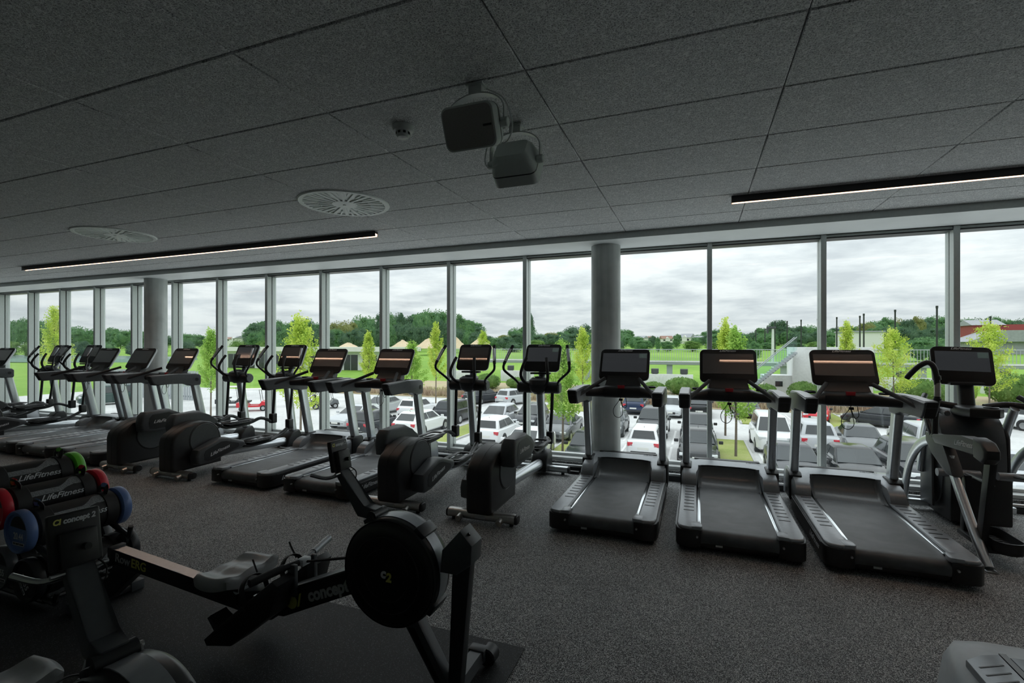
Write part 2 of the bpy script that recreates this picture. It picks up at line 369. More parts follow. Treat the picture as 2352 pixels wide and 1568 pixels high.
# ------------------------------------------------------------------ round swirl vents
def vent(loc, label, r0=.4):
    o = thing('ceiling_vent', loc, label, 'air vent', 'round ceiling vents')
    part('rim', 'vent_white', o, lambda bm: lathe(bm, [(r0 * .87, -.002), (r0 * .9, -.012), (r0 * .98, -.012), (r0, -.004), (r0, 0), (r0 * .87, 0)], n=64))
    part('backing', 'vent_dark', o, lambda bm: lathe(bm, [(r0 * .88, -.0015), (r0 * .88, -.0005)], n=48))
    part('hub', 'vent_white', o, lambda bm: lathe(bm, [(.012, -.02), (.015, -.015), (r0 * .27, -.013), (r0 * .28, -.008), (r0 * .28, -.001)], n=40))
    bm = bmesh.new()
    ra, rb = r0 * .27, r0 * .885
    prism(bm, [(ra, -.008), (rb, -.016), (rb, .016), (ra, .008)], -.012, -.003, 'z')
    bl = finish(bm, 'blade', 'vent_white')
    bm = bmesh.new(); prism(bm, [(r0 * .58, -.006), (rb, -.008), (rb, .008), (r0 * .58, .006)], -.0125, -.0035, 'z'); bl2 = finish(bm, 'blade', 'vent_white')
    n = 40
    for k in range(n):
        b = link('blade', bl if k % 2 == 0 else bl2, o); b.rotation_euler.z = 2 * math.pi * k / n
    return o
vent((-3.01, 3.6, CEIL), 'large round white swirl vent in the ceiling, nearer one')
vent((-6.34, 3.64, CEIL), 'large round white swirl vent in the ceiling, farther left one')

# ------------------------------------------------------------------ smoke detector
sd = thing('smoke_detector', (-1.63, 2.46, CEIL), 'small round white smoke detector on the ceiling left of the speakers', 'smoke detector')
part('base', 'white_metal', sd, lambda bm: lathe(bm, [(.06, 0), (.062, -.014), (.057, -.032), (.042, -.036)], n=28))
part('sensor_dome', 'white_metal', sd, lambda bm: lathe(bm, [(.04, -.034), (.04, -.055), (.03, -.067), (.005, -.071)], n=24))
for k in range(8):
    a = k * math.pi / 4
    part('vent_slot', 'vent_dark', sd, lambda bm: box(bm, .0395, .0415, -.008, .008, -.052, -.038, M=Matrix.Rotation(a, 4, 'Z')))

# ------------------------------------------------------------------ hanging speakers
def speaker(mount, rz, pitch, drop, label):
    o = thing('ceiling_speaker', mount, label, 'speaker', 'ceiling speakers', rz)
    part('ceiling_plate', 'white_metal', o, lambda bm: (box(bm, -.045, .045, -.03, .03, -.012, 0, .002), box(bm, -.035, .035, -.018, .018, -.05, -.012, .002)))
    def arch(bm):
        P = [Vector((.155 * math.cos(R(a)), 0, -.05 - .095 + .095 * math.sin(R(a)))) for a in range(0, 181, 12)]
        P = [Vector((.155, 0, -drop))] + P + [Vector((-.155, 0, -drop))]
        cc = Vector((0, 0, -.145)); rings = []
        for p in P:
            n = Vector((p.x, 0, max(0, p.z - cc.z))).normalized() * .0035
            rings.append([p - n + Vector((0, -.02, 0)), p + n + Vector((0, -.02, 0)), p + n + Vector((0, .02, 0)), p - n + Vector((0, .02, 0))])
        loft(bm, rings)
    part('bracket', 'white_metal', o, arch)
    Mb = Matrix.Translation((0, 0, -drop)) @ Matrix.Rotation(pitch, 4, 'X')
    def body(bm):
        secs = [(-.095, .270, .200, .035), (-.09, .276, .206, .037), (.0, .268, .196, .036), (.07, .225, .160, .034), (.095, .19, .13, .03)]
        loft(bm, [[Vector((x, y, z)) for x, z in rrect(w, h, r)] for y, w, h, r in secs])
    part('cabinet', 'speaker_grey', o, body, Mb)
    part('grille', 'speaker_grille', o, lambda bm: prism(bm, rrect(.255, .186, .032), -.0995, -.0945, 'y'), Mb)
    part('badge', 'black_gloss', o, lambda bm: box(bm, .078, .122, -.101, -.0985, -.006, .004), Mb)
    part('seam', 'black_satin', o, lambda bm: loft(bm, [[Vector((x, y, z)) for x, z in rrect(.2715, .2005, .037)] for y in (-.025, -.018)]), Mb)
    for s in (-1, 1): part('bracket_knob', 'speaker_grey', o, lambda bm: cyl(bm, (s * .132, 0, -drop), (s * .172, 0, -drop), .024, 16, b=.004))
    part('cable', 'white_metal', o, lambda bm: tube(bm, [(.04, .03, -.01), (.13, .05, -.07), (.17, .06, -.2), (.12, .09, -.27), (.02, .09, -.22)], .004, 6, 6))
    return o
speaker((-1.03, 2.20, CEIL), 0, R(24), .21, 'grey ceiling speaker facing the camera with dark grille, nearer of the two')
speaker((-1.0, 2.68, CEIL), R(180), R(34), .22, 'grey ceiling speaker turned to the windows, behind the other speaker')
# ------------------------------------------------------------------ treadmill
def console(root, M, w, h, scr, text=True, lit=False, name='console'):
    """screen unit in its own frame: x right, y up, z towards the user"""
    cs = part(name, 'silver_shell', root, lambda bm: loft(bm, [[Vector((x, y, z)) for x, y in rrect(w * k, h * k, .05)] for z, k in ((-.055, .80), (-.045, .93), (-.022, .995), (-.006, 1.0))]), M)
    part('front_bezel', 'bezel_black', cs, lambda bm: loft(bm, [[Vector((x, y, z)) for x, y in rrect(w * k, h * k, .05)] for z, k in ((-.008, 1.004), (.004, .998), (.007, .985))]))
    x0, x1, y0, y1 = scr
    part('screen', 'screen_lit' if lit else 'screen_glass', cs, lambda bm: box(bm, x0, x1, y0, y1, .006, .0085))
    if lit:
        part('screen_tile', 'screen_tile', cs, lambda bm: box(bm, x1 - .085, x1 - .004, y1 - .06, y1 - .006, .0085, .0092))
    letter(cs, 'LifeFitness', .030, 'white_print', (0, h / 2 - .019, .0078), (1, 0, 0), (0, 1, 0), .45, .0004, sx=1.25)
    return cs
mat('footwell_black', (.16, .17, .18), .26, noise=.05)
def tilt(y, z, deg, x=0): return Matrix.Translation((x, y, z)) @ Matrix(((1, 0, 0, 0), (0, math.sin(R(deg)), -math.cos(R(deg)), 0), (0, math.cos(R(deg)), math.sin(R(deg)), 0), (0, 0, 0, 1)))
def make_treadmill(lit=False):
    t = thing('treadmill', (0, 0, 0), 'treadmill', 'treadmill', 'treadmills in the row along the windows')
    part('base_frame', 'black_plastic', t, lambda bm: (box(bm, -.43, .43, .10, 1.86, .035, .13, .01), box(bm, -.28, .28, .03, .12, .03, .14, .03)))
    for s in (-1, 1):
        out = [(s * .275, 0.03), (s * .34, 0.0), (s * .42, .012), (s * .452, .045), (s * .462, .11), (s * .462, 1.34), (s * .30, 1.34), (s * .30, .10)]
        rl = part('side_rail', 'black_plastic', t, lambda bm: prism(bm, out if s > 0 else out[::-1], .035, .172, 'z', .006))
        top = [(s * .30, .045), (s * .35, .012), (s * .41, .022), (s * .440, .05), (s * .451, .11), (s * .451, 1.34), (s * .305, 1.34)]
        part('rail_top', 'grey_plastic', rl, lambda bm: prism(bm, top if s > 0 else top[::-1], .165, .196, 'z', .012, 3))
        part('side_trim', 'steel', rl, lambda bm: box(bm, s * .4605, s * .4645, .14, 1.33, .158, .162))
        for k in range(9):
            y = .42 + k * .095
            part('grip_strip', 'black_satin', rl, lambda bm: box(bm, min(s * .325, s * .41), max(s * .325, s * .41), y, y + .016, .1945, .1985, .001, 1))
        part('edge_strip', 'chrome_strip', t, lambda bm: box(bm, min(s * .272, s * .297), max(s * .272, s * .297), .16, 1.33, .15, .178, .004))
        part('rail_clip', 'grey_plastic', t, lambda bm: prism(bm, [(s * .262, .05), (s * .272, .03), (s * .34, .02), (s * .345, .14), (s * .285, .15), (s * .265, .10)][::s], .165, .199, 'z', .006))
        part('rail_screw', 'steel', t, lambda bm: cyl(bm, (s * .30, .012, .125), (s * .30, -.006, .125), .008, 10))
        # posts, arms and grips
        part('post_collar', 'black_plastic', t, lambda bm: (prism(bm, [(1.42, .10), (1.43, .34), (1.47, .365), (1.62, .365), (1.66, .33), (1.68, .10)], s * .355, s * .468, 'x', .012)))
        part('post', 'silver_paint', t, lambda bm: loft(bm, [ring((s * .41, y, z), (1, 0, 0), (0, 1, 0), .038, .062, 32, 4.5) for y, z in ((1.55, .33), (1.40, 1.03))]))
        arm = [(.685, 1.178), (.70, 1.13), (.745, 1.055), (.79, 1.035), (1.19, 1.052), (1.30, .995), (1.455, .995), (1.475, 1.02), (1.475, 1.145), (1.44, 1.178), (1.1, 1.188)]
        ar = part('armrest', 'charcoal_plastic', t, lambda bm: prism(bm, arm, s * .36, s * .46, 'x', .016, 3))
        part('end_cap', 'black_plastic', ar, lambda bm: prism(bm, [(.68, 1.17), (.70, 1.17), (.765, 1.045), (.745, 1.042)], s * .372, s * .448, 'x', .004))
        part('arm_shell', 'grey_plastic', ar, lambda bm: prism(bm, [(.72, 1.176), (.72, 1.183), (1.1, 1.193), (1.40, 1.186), (1.40, 1.178)], s * .372, s * .455, 'x', .005))
        part('round_badge', 'black_satin', ar, lambda bm: cyl(bm, (s * .459, 1.40, 1.09), (s * .462, 1.40, 1.09), .028, 20))
        part('grip_bar', 'foam_grip', t, lambda bm: tube(bm, [(s * .38, .86, 1.11), (s * .355, .93, 1.135), (s * .20, 1.25, 1.255), (s * .185, 1.28, 1.266)], .019, 12, 4))
        part('cup_holder', 'black_satin', t, lambda bm: lathe(bm, [(.047, 1.17), (.05, 1.188), (.043, 1.190), (.040, 1.172)], (s * .30, 1.36, 0), n=24))
    part('belt', 'belt_rubber', t, lambda bm: prism(bm, [(.055, .05), (.028, .075), (.020, .11), (.028, .142), (.055, .163), (.09, .168), (1.36, .168), (1.36, .05)], -.275, .275, 'x', .003))
    part('rear_label', 'grey_print', t, lambda bm: box(bm, -.165, -.115, .024, .032, .058, .072))
    def hood(bm):
        lob = [(1.262, .145), (1.250, .205), (1.268, .262), (1.34, .308), (1.5, .342), (1.7, .360), (1.82, .350), (1.87, .285), (1.885, .06)]
        inn = [(1.50, .145), (1.50, .22), (1.50, .295), (1.505, .335), (1.53, .352), (1.7, .366), (1.82, .355), (1.87, .285), (1.885, .06)]
        low = [(y + (.02 if i < 4 else 0), z - (.03 if 1 < i < 7 else 0)) for i, (y, z) in enumerate(lob)]
        st = [(-.452, low), (-.435, lob), (-.31, lob), (-.275, inn), (.275, inn), (.31, lob), (.435, lob), (.452, low)]
        loft(bm, [[Vector((x, y, z)) for y, z in p] for x, p in st])
    mc = part('motor_cover', 'grey_plastic', t, hood, ang=50)
    part('vent_slot', 'black_plastic', mc, lambda bm: box(bm, -.33, .33, 1.76, 1.83, .352, .3655, .004))
    def scoop(bm):
        pr = [(1.285 + .22 * math.sin(a * math.pi / 16), .168 + .178 * (1 - math.cos(a * math.pi / 16))) for a in range(0, 9)]
        st = []
        for x in (-.29, -.275, -.25, 0, .25, .275, .29):
            f = 0 if abs(x) < .26 else (.02 if abs(x) < .28 else .06); st.append([Vector((x, y - f * 1.2, z + (f * .3))) for y, z in pr] + [Vector((x, 1.51, .15)), Vector((x, 1.29, .15))])
        loft(bm, st)
    part('footwell', 'footwell_black', t, scoop)
    part('footwell_lip', 'black_plastic', t, lambda bm: tube(bm, [(-.285, 1.40, .20), (-.283, 1.485, .30), (-.26, 1.50, .345), (0, 1.502, .352), (.26, 1.50, .345), (.283, 1.485, .30), (.285, 1.40, .20)], .007, 8, 3))
    letter(mc, 'LifeFitness', .035, 'black_satin', (.26, 1.70, .3675), (1, 0, 0), (0, 1, 0), .45)
    for s in (-1, 1):
        letter(t, 'LifeFitness', .065, 'white_print', (s * .4635, .36, .105), (0, s, 0), (0, 0, 1), .45, .0008, sx=1.2)
    def bar(bm):
        st = [(-.37, 1.20, 1.115, .09, .04), (-.27, 1.30, 1.115, .10, .05), (-.20, 1.335, 1.122, .10, .062), (-.18, 1.335, 1.125, .11, .068), (.18, 1.335, 1.125, .11, .068), (.20, 1.335, 1.122, .10, .062), (.27, 1.30, 1.115, .10, .05), (.37, 1.20, 1.115, .09, .04)]
        loft(bm, [ring((x, y, z), (0, 1, 0), (0, 0, 1), ry, rz, 20, 3.2) for x, y, z, ry, rz in st])
    cb = part('crossbar', 'black_plastic', t, bar)
    part('stop_button', 'red_button', cb, lambda bm: prism(bm, [(-.038, 1.20), (-.034, 1.165), (.034, 1.165), (.038, 1.20)], 1.222, 1.245, 'y', .004))
    part('console_neck', 'black_plastic', t, lambda bm: loft(bm, [[Vector((x * w, y, z)) for x, y in ((-1, yy), (1, yy), (1, yy + .09), (-1, yy + .09))] for w, yy, z in ((.20, 1.33, 1.17), (.19, 1.35, 1.20), (.175, 1.385, 1.26), (.17, 1.39, 1.29))]))
    console(t, tilt(1.48, 1.415, 29), .545, .385, (-.245, .245, -.095, .140), lit=lit)
    part('safety_cord', 'cable_black', t, lambda bm: tube(bm, [(.0, 1.22, 1.165), (0, 1.215, 1.08), (-.03, 1.21, 1.02), (-.075, 1.21, .95), (-.07, 1.21, .88), (-.02, 1.21, .855), (.02, 1.21, .90), (.012, 1.215, .97), (.0, 1.22, 1.04), (.03, 1.22, .96), (.06, 1.22, .985), (.05, 1.23, 1.07)], .0032, 6, 6))
    part('cord_clip', 'black_satin', t, lambda bm: box(bm, -.02, .02, 1.205, 1.225, 1.035, 1.06, .003))
    for s in (-1, 1):
        for y in (.16, 1.72): part('foot', 'black_satin', t, lambda bm: cyl(bm, (s * .38, y, 0), (s * .38, y, .04), .03, 12))
    return t
YT = 4.07
tr = make_treadmill(True); tr.location = (-.765, YT, 0); tag(tr, 'black and silver treadmill right beside the cross trainers, leftmost of three in front')
tr2 = make_treadmill(); tr2.location = (.30, YT, 0); tag(tr2, 'black and silver treadmill in the middle of the three front ones')
for X, lab in ((1.325, 'large black and silver treadmill on the right next to the arc trainer'),
               (-3.82, 'treadmill left of the cross trainers, nearer of the middle pair'),
               (-4.925, 'treadmill of the middle pair, farther one beside two cross trainers'),
               (-7.95, 'treadmill just left of the far cross trainer pair, nearest of three'),
               (-8.98, 'middle one of three treadmills near the far concrete column'),
               (-9.96, 'farthest of three treadmills near the far concrete column'),
               (-13.26, 'treadmill cut off at the far left edge of the picture')):
    dup(tr2, (X, YT, 0), lab)

# ------------------------------------------------------------------ cross trainer
def make_elliptical(right_up, lit=False):
    e = thing('cross_trainer', (0, 0, 0), 'cross trainer', 'cross trainer', 'cross trainers in the row along the windows')
    rb = part('rear_stabilizer', 'brown_steel', e, lambda bm: loft(bm, [ring((x, .0, .062), (0, 1, 0), (0, 0, 1), .052, .042, 20, 2.6) for x in (-.335, .335)]))
    for s in (-1, 1):
        part('end_cap', 'black_plastic', rb, lambda bm: loft(bm, [ring((s * x, .0, .062), (0, 1, 0), (0, 0, 1), .052 * k, .042 * k, 20, 2.6) for x, k in ((.333, 1.03), (.348, 1.0), (.354, .85))]))
        part('transport_foot', 'brown_steel', rb, lambda bm: cyl(bm, (s * .20, -.02, .055), (s * .20, -.10, .036), .030, 14, b=.004))
    part('rating_label', 'grey_print', rb, lambda bm: box(bm, -.05, .05, -.0535, -.0515, .045, .078))
    hp = [(-.10, .12), (-.10, .44), (-.085, .50), (-.05, .545), (.08, .615), (.20, .655), (.32, .665), (.42, .64), (.50, .58), (.55, .48), (.565, .36), (.565, .095), (-.05, .085), (-.085, .095)]
    hs = part('drive_housing', 'black_plastic', e, lambda bm: prism(bm, hp, -.125, .125, 'x', .035, 4))
    for s in (-1, 1):
        part('crank_disc', 'charcoal_plastic', hs, lambda bm: cyl(bm, (s * .120, .32, .44), (s * .133, .32, .44), .198, 48, b=.006))
        part('disc_ring', 'black_gloss', hs, lambda bm: lathe(bm, [(.200, s * .122), (.206, s * .128), (.212, s * .122)], (0, .32, .44), 'x', 48))
    part('seam', 'black_gloss', hs, lambda bm: prism(bm, [(y * 1.004 - .001, z * 1.003) for y, z in hp], -.002, .002, 'x'))
    for s in (-1, 1):
        up = right_up if s > 0 else not right_up
        if up: cp = [(.10, .50), (.085, .60), (.10, .70), (.15, .75), (.45, .765), (.58, .70), (.72, .62), (.72, .58), (.58, .495), (.20, .485)]; tip = (.70, .60); pz = .50; jz = .50
        else: cp = [(.11, .165), (.10, .26), (.13, .33), (.42, .435), (.52, .43), (.77, .345), (.79, .305), (.76, .27), (.28, .15), (.15, .145)]; tip = (.76, .30); pz = .275; jz = .43
        xa, xb = (s * .14, s * .285)
        lc = part('link_cover', 'charcoal_plastic', e, lambda bm: prism(bm, cp, min(xa, xb), max(xa, xb), 'x', .025, 3))
        cy = sum(p[0] for p in cp) / len(cp) + .03; cz = sum(p[1] for p in cp) / len(cp); ang = 0.02 if up else .26
        part('cover_plate', 'black_plastic', lc, lambda bm: prism(bm, [(cy + (p[0] - cy) * .72, cz + (p[1] - cz) * .72) for p in cp], s * .284, s * .2875, 'x'))
        letter(lc, 'LifeFitness', .058, 'white_print', (s * .2882, cy - .03, cz), (0, s * math.cos(ang), math.sin(ang)), (0, -s * math.sin(ang), math.cos(ang)), .45, .0006, sx=1.15)
        part('pedal_arm', 'black_satin', e, lambda bm: tube(bm, [(s * .22, tip[0] - .03, tip[1]), (s * .22, .90, pz - .03), (s * .205, 1.25, pz - .02), (s * .18, 1.45, pz + .03 if up else pz + .02), (s * .165, 1.64, jz - .05)], .024, 10, 4, flat=1.25))
        pd = part('pedal', 'black_plastic', e, lambda bm: prism(bm, rrect(.165, .38, .03), pz + .0, pz + .022, 'z', .004, M=Matrix.Translation((s * .19, 1.05, 0)) ))
        part('pedal_rim', 'black_satin', pd, lambda bm: [tube(bm, smooth_path([(s * .19 + x, 1.05 + y, pz + .045) for x, y in ((-.08, -.18), (.08, -.18), (.082, 0), (.08, .19), (-.08, .19), (-.082, 0))], 5, True) + [Vector((s * .19 - .08, 1.05 - .18, pz + .045))], .012, 8, flat=2.0)])
        part('pedal_tread', 'charcoal_plastic', pd, lambda bm: [box(bm, s * .19 - .06, s * .19 + .06, .91 + k * .04, .925 + k * .04, pz + .022, pz + .027) for k in range(8)])
        part('joint_block', 'black_plastic', e, lambda bm: box(bm, s * .165 - .04, s * .165 + .04, 1.61, 1.71, jz - .075, jz + .075, .016, 3))
        part('swing_bar', 'black_satin', e, lambda bm: tube(bm, [(s * .165, 1.66, jz + .05), (s * .175, 1.69, .80), (s * .18, 1.71, 1.08)], .021, 12, 3))
        hb = part('moving_handle', 'black_satin', e, lambda bm: tube(bm, [(s * .25, 1.70, 1.13), (s * .285, 1.64, 1.20), (s * .40, 1.60, 1.30), (s * .425, 1.59, 1.345), (s * .42, 1.60, 1.40), (s * .395, 1.66, 1.50), (s * .36, 1.74, 1.62)], .016, 12, 5))
        part('hand_grip', 'foam_grip', hb, lambda bm: tube(bm, [(s * .421, 1.60, 1.40), (s * .395, 1.66, 1.50), (s * .358, 1.745, 1.628)], .020, 12, 4))
        part('grip_sensor', 'steel', hb, lambda bm: tube(bm, [(s * .411, 1.615, 1.43), (s * .395, 1.652, 1.50), (s * .372, 1.70, 1.585)], .0212, 12, 3, flat=.8))
        part('fixed_handle', 'foam_grip', e, lambda bm: tube(bm, [(s * .06, 1.68, 1.13), (s * .12, 1.62, 1.15), (s * .165, 1.55, 1.22), (s * .17, 1.53, 1.30), (s * .15, 1.57, 1.40), (s * .13, 1.62, 1.475)], .019, 12, 5))
    part('handle_hub', 'black_plastic', e, lambda bm: cyl(bm, (-.27, 1.73, 1.105), (.27, 1.73, 1.105), .075, 28, b=.012))
    for s in (-1, 1): part('hub_cap', 'charcoal_plastic', e, lambda bm: cyl(bm, (s * .262, 1.73, 1.105), (s * .276, 1.73, 1.105), .066, 28, b=.006))
    part('centre_pod', 'black_plastic', e, lambda bm: loft(bm, [ring((0, y, z), (1, 0, 0), (0, 1, 0), rx, ry, 20, 3) for y, z, rx, ry in ((1.74, 1.02, .06, .06), (1.72, 1.06, .10, .09), (1.71, 1.14, .125, .11), (1.73, 1.20, .12, .105), (1.76, 1.225, .09, .085))]))
    part('cup_ring', 'black_satin', e, lambda bm: lathe(bm, [(.05, 1.215), (.054, 1.235), (.045, 1.24), (.042, 1.22)], (0, 1.73, 0), n=24))
    part('mast', 'silver_paint', e, lambda bm: loft(bm, [ring((0, y, z), (1, 0, 0), (0, 1, 0), .05, .062, 24, 2.4) for y, z in ((1.90, .22), (1.78, 1.06))]))
    part('console_neck', 'silver_shell', e, lambda bm: loft(bm, [ring((0, y, z), (1, 0, 0), (0, 1, 0), rx, ry, 16, 2.6) for y, z, rx, ry in ((1.80, 1.14, .05, .05), (1.86, 1.24, .045, .035), (1.89, 1.34, .06, .03))]))
    console(e, tilt(1.88, 1.472, 24), .47, .375, (-.205, .205, -.055, .140), lit=lit)
    part('console_ledge', 'black_plastic', e, lambda bm: box(bm, -.13, .13, 1.76, 1.83, 1.265, 1.29, .008))
    part('centre_spine', 'silver_paint', e, lambda bm: cyl(bm, (0, .54, .20), (0, 1.84, .135), .062, 24))
    part('front_base', 'black_plastic', e, lambda bm: prism(bm, [(1.68, .06), (1.72, .20), (1.80, .28), (1.93, .30), (1.975, .24), (1.985, .05), (1.9, .04)], -.105, .105, 'x', .02, 3))
    fb = part('front_stabilizer', 'silver_paint', e, lambda bm: loft(bm, [ring((x, 1.87, .066), (0, 1, 0), (0, 0, 1), .045, .04, 20, 2.4) for x in (-.34, .34)]))
    for s in (-1, 1):
        part('end_cap', 'black_plastic', fb, lambda bm: loft(bm, [ring((s * x, 1.87, .066), (0, 1, 0), (0, 0, 1), .045 * k, .04 * k, 20, 2.4) for x, k in ((.338, 1.03), (.352, 1.0), (.358, .85))]))
        part('levelling_foot', 'black_satin', fb, lambda bm: cyl(bm, (s * .27, 1.87, 0), (s * .27, 1.87, .03), .022, 12))
        part('levelling_foot', 'black_satin', rb, lambda bm: cyl(bm, (s * .29, 0, 0), (s * .29, 0, .03), .02, 12))
    return e
YE_ = 4.09
ea = make_elliptical(True, True); ea.location = (-1.855, YE_, 0); tag(ea, 'black cross trainer beside the front treadmills, its right pedal arm raised')
eb = make_elliptical(False); eb.location = (-2.83, YE_, 0); tag(eb, 'black cross trainer, second from the front treadmills, right pedal arm low')
dup(eb, (-6.02, YE_, 0), 'black cross trainer next to the middle treadmill pair, right pedal arm low')
ed = copy_tree(ea); ed.location = (-7.02, YE_, 0); tag(ed, 'black cross trainer behind another, just right of three far treadmills')
dup(eb, (-11.15, YE_, 0), 'far black cross trainer just beyond the three far treadmills')
dup(ea, (-12.2, YE_, 0), 'farthest black cross trainer on the left before the last treadmill')
# ------------------------------------------------------------------ arc trainer
ar = thing('arc_trainer', (2.36, 4.45, 0), 'grey framed arc trainer with swinging pedals on the right, facing the windows', 'arc trainer')
def oy(x, prof, n=14, p=2.6, rx=.026, ry=.045):   # flat bar through (y, z) points at a given x
    P = smooth_path([(x, y, z) for y, z in prof], 6); rings = []
    for i, q in enumerate(P):
        T = (P[min(i + 1, len(P) - 1)] - P[max(i - 1, 0)]).normalized(); X = Vector((1, 0, 0)); B = T.cross(X)
        rings.append(ring(q, X, B, rx, ry, n, p))
    return rings
for s in (-1, 1):
    x = s * .39
    part('arched_leg', 'silver_paint', ar, lambda bm: loft(bm, oy(x, [(1.60, .012), (1.56, .22), (1.46, .46), (1.28, .65), (1.06, .765), (.84, .80)])))
    part('rear_leg', 'silver_paint', ar, lambda bm: loft(bm, oy(x, [(.63, .70), (.55, .56), (.30, .26), (.06, .012)], rx=.03, ry=.038)))
    part('leg_foot', 'steel', ar, lambda bm: box(bm, x - .035, x + .035, .0, .10, 0, .012, .004))
    part('pivot_cover', 'charcoal_plastic', ar, lambda bm: prism(bm, [(1.0, .85), (.72, .86), (.54, .64), (.50, .565), (.60, .555), (.86, .68), (.99, .77)], x - .04, x + .045, 'x', .012, 2))
    sw = part('swing_cover', 'charcoal_plastic', ar, lambda bm: prism(bm, [(.90, .845), (.62, .885), (.35, .922), (.12, .935), (.10, .80), (.42, .80), (.80, .775)], x - .042, x + .042, 'x', .016, 3))
    part('swing_cap', 'black_plastic', sw, lambda bm: prism(bm, [(.17, .942), (.06, .925), (.0, .87), (.0, .81), (.05, .765), (.17, .79)], x - .048, x + .048, 'x', .02, 3))
    letter(sw, 'LifeFitness', .06, 'white_print', (x + s * .0432, .32, .862), (0, s, -.08 * s), (0, 0, 1), .45, .0008, sx=1.1)
    part('pedal_hanger', 'black_satin', ar, lambda bm: (prism(bm, [(.05, .82), (.13, .82), (.27, .10), (.19, .10)], x + .03 * -s - .022, x - .03 * s + .022, 'x', .005), prism(bm, [(.50, .58), (.56, .58), (.60, .12), (.54, .10)], x - .07 * s - .02, x - .07 * s + .02, 'x', .005)))
    part('pedal_link', 'black_satin', ar, lambda bm: box(bm, min(x - .03 * s, x - .20 * s), max(x - .03 * s, x - .20 * s), .17, .60, .085, .125, .01))
    pd = part('pedal', 'black_plastic', ar, lambda bm: prism(bm, rrect(.17, .40, .07), .11, .135, 'z', .006, M=Matrix.Translation((x - .15 * s, .18 - .1 * s, 0))))
    part('pedal_rim', 'black_satin', pd, lambda bm: loft(bm, [[Vector((x - .15 * s + a * k, .18 - .1 * s + b * k, z)) for a, b in rrect(.17, .40, .07)] for k, z in ((1.0, .13), (1.05, .20), (.99, .20), (.94, .135))], cap=False))
    part('pedal_tread', 'charcoal_plastic', pd, lambda bm: [box(bm, x - .15 * s - .05, x - .15 * s + .05, .04 - .1 * s + k * .045, .06 - .1 * s + k * .045, .135, .141) for k in range(7)])
    hd = part('swing_handle', 'black_satin', ar, lambda bm: tube(bm, [(x + .02 * s, .86, .82), (x + .01 * s, .86, 1.05), (x, .86, 1.25), (x + .02 * s, .86, 1.42), (x + .06 * s, .88, 1.475), (x + .12 * s, .90, 1.44), (x + .17 * s, .93, 1.37), (x + .19 * s, .95, 1.33)], .023, 14, 5))
    part('grip_sensor', 'brown_steel', hd, lambda bm: cyl(bm, (x, .86, 1.18), (x, .86, 1.30), .0245, 14))
    part('grip_collar', 'black_plastic', hd, lambda bm: cyl(bm, (x, .86, 1.145), (x, .86, 1.165), .029, 14)); part('grip_collar', 'black_plastic', hd, lambda bm: cyl(bm, (x, .86, 1.325), (x + .004 * s, .86, 1.36), .028, 14))
    part('swing_link', 'black_satin', ar, lambda bm: tube(bm, [(x + .02 * s, .90, .84), (x + .02 * s, 1.0, .95), (x, 1.15, 1.10), (x - .05 * s, 1.25, 1.16)], .024, 10, 4))
    part('side_grip', 'charcoal_plastic', ar, lambda bm: cyl(bm, (x - .02 * s, 1.10, 1.075), (x - .02 * s, .72, 1.05), .024, 16, b=.006))
    part('front_strut', 'silver_paint', ar, lambda bm: loft(bm, oy(s * .30, [(1.22, 1.06), (1.34, .85), (1.42, .62), (1.46, .40)], rx=.03, ry=.04)))
    part('side_panel', 'charcoal_plastic', ar, lambda bm: prism(bm, [(1.24, .12), (1.26, .78), (1.33, .88), (1.42, .80), (1.50, .45), (1.50, .10)], s * .27, s * .29, 'x', .005))
    part('hand_rail', 'black_plastic', ar, lambda bm: tube(bm, [(s * .10, 1.26, 1.06), (s * .26, 1.28, 1.085), (s * .36, 1.22, 1.08), (s * .43, 1.10, 1.05), (s * .43, 1.05, 1.03)], .03, 12, 4, flat=.8))
    part('shock_rod', 'steel', ar, lambda bm: cyl(bm, (s * .34, .12, .60), (s * .10, 1.20, .48), .014, 10))
    part('cross_roller', 'grey_plastic', ar, lambda bm: cyl(bm, (s * .06, .95, .50), (s * .36, .95, .50), .035, 14))
part('drive_housing', 'charcoal_plastic', ar, lambda bm: loft(bm, [ring((x, 1.40, .55), (0, 1, 0), (0, 0, 1), ry, rz, 36, 2.3) for x, ry, rz in ((-.25, .16, .34), (-.23, .22, .43), (-.15, .25, .48), (0, .26, .49), (.15, .25, .48), (.23, .22, .43), (.25, .16, .34))]))
part('lower_box', 'black_plastic', ar, lambda bm: box(bm, -.22, .22, 1.06, 1.58, .03, .45, .02))
part('base_bar', 'silver_paint', ar, lambda bm: box(bm, -.45, .45, 1.50, 1.56, .04, .10, .012))
part('console_tray', 'black_plastic', ar, lambda bm: prism(bm, [(-.13, 1.30), (-.14, 1.12), (-.10, 1.02), (.10, 1.0), (.15, 1.05), (.15, 1.30)], .985, 1.075, 'z', .02, 3))
part('cup_holder', 'black_gloss', ar, lambda bm: lathe(bm, [(.05, 1.07), (.053, 1.082), (.042, 1.084), (.04, 1.074)], (.07, 1.07, 0), n=24))
part('console_mast', 'black_plastic', ar, lambda bm: loft(bm, [ring((0, y, z), (1, 0, 0), (0, 1, 0), .06, .045, 20, 2.4) for y, z in ((1.31, 1.05), (1.35, 1.27))]))
part('console_ledge', 'black_plastic', ar, lambda bm: box(bm, -.14, .12, 1.27, 1.38, 1.255, 1.285, .01))
console(ar, tilt(1.40, 1.435, 18) @ Matrix.Rotation(R(-2), 4, 'Z'), .47, .375, (-.205, .205, -.055, .140), lit=True)

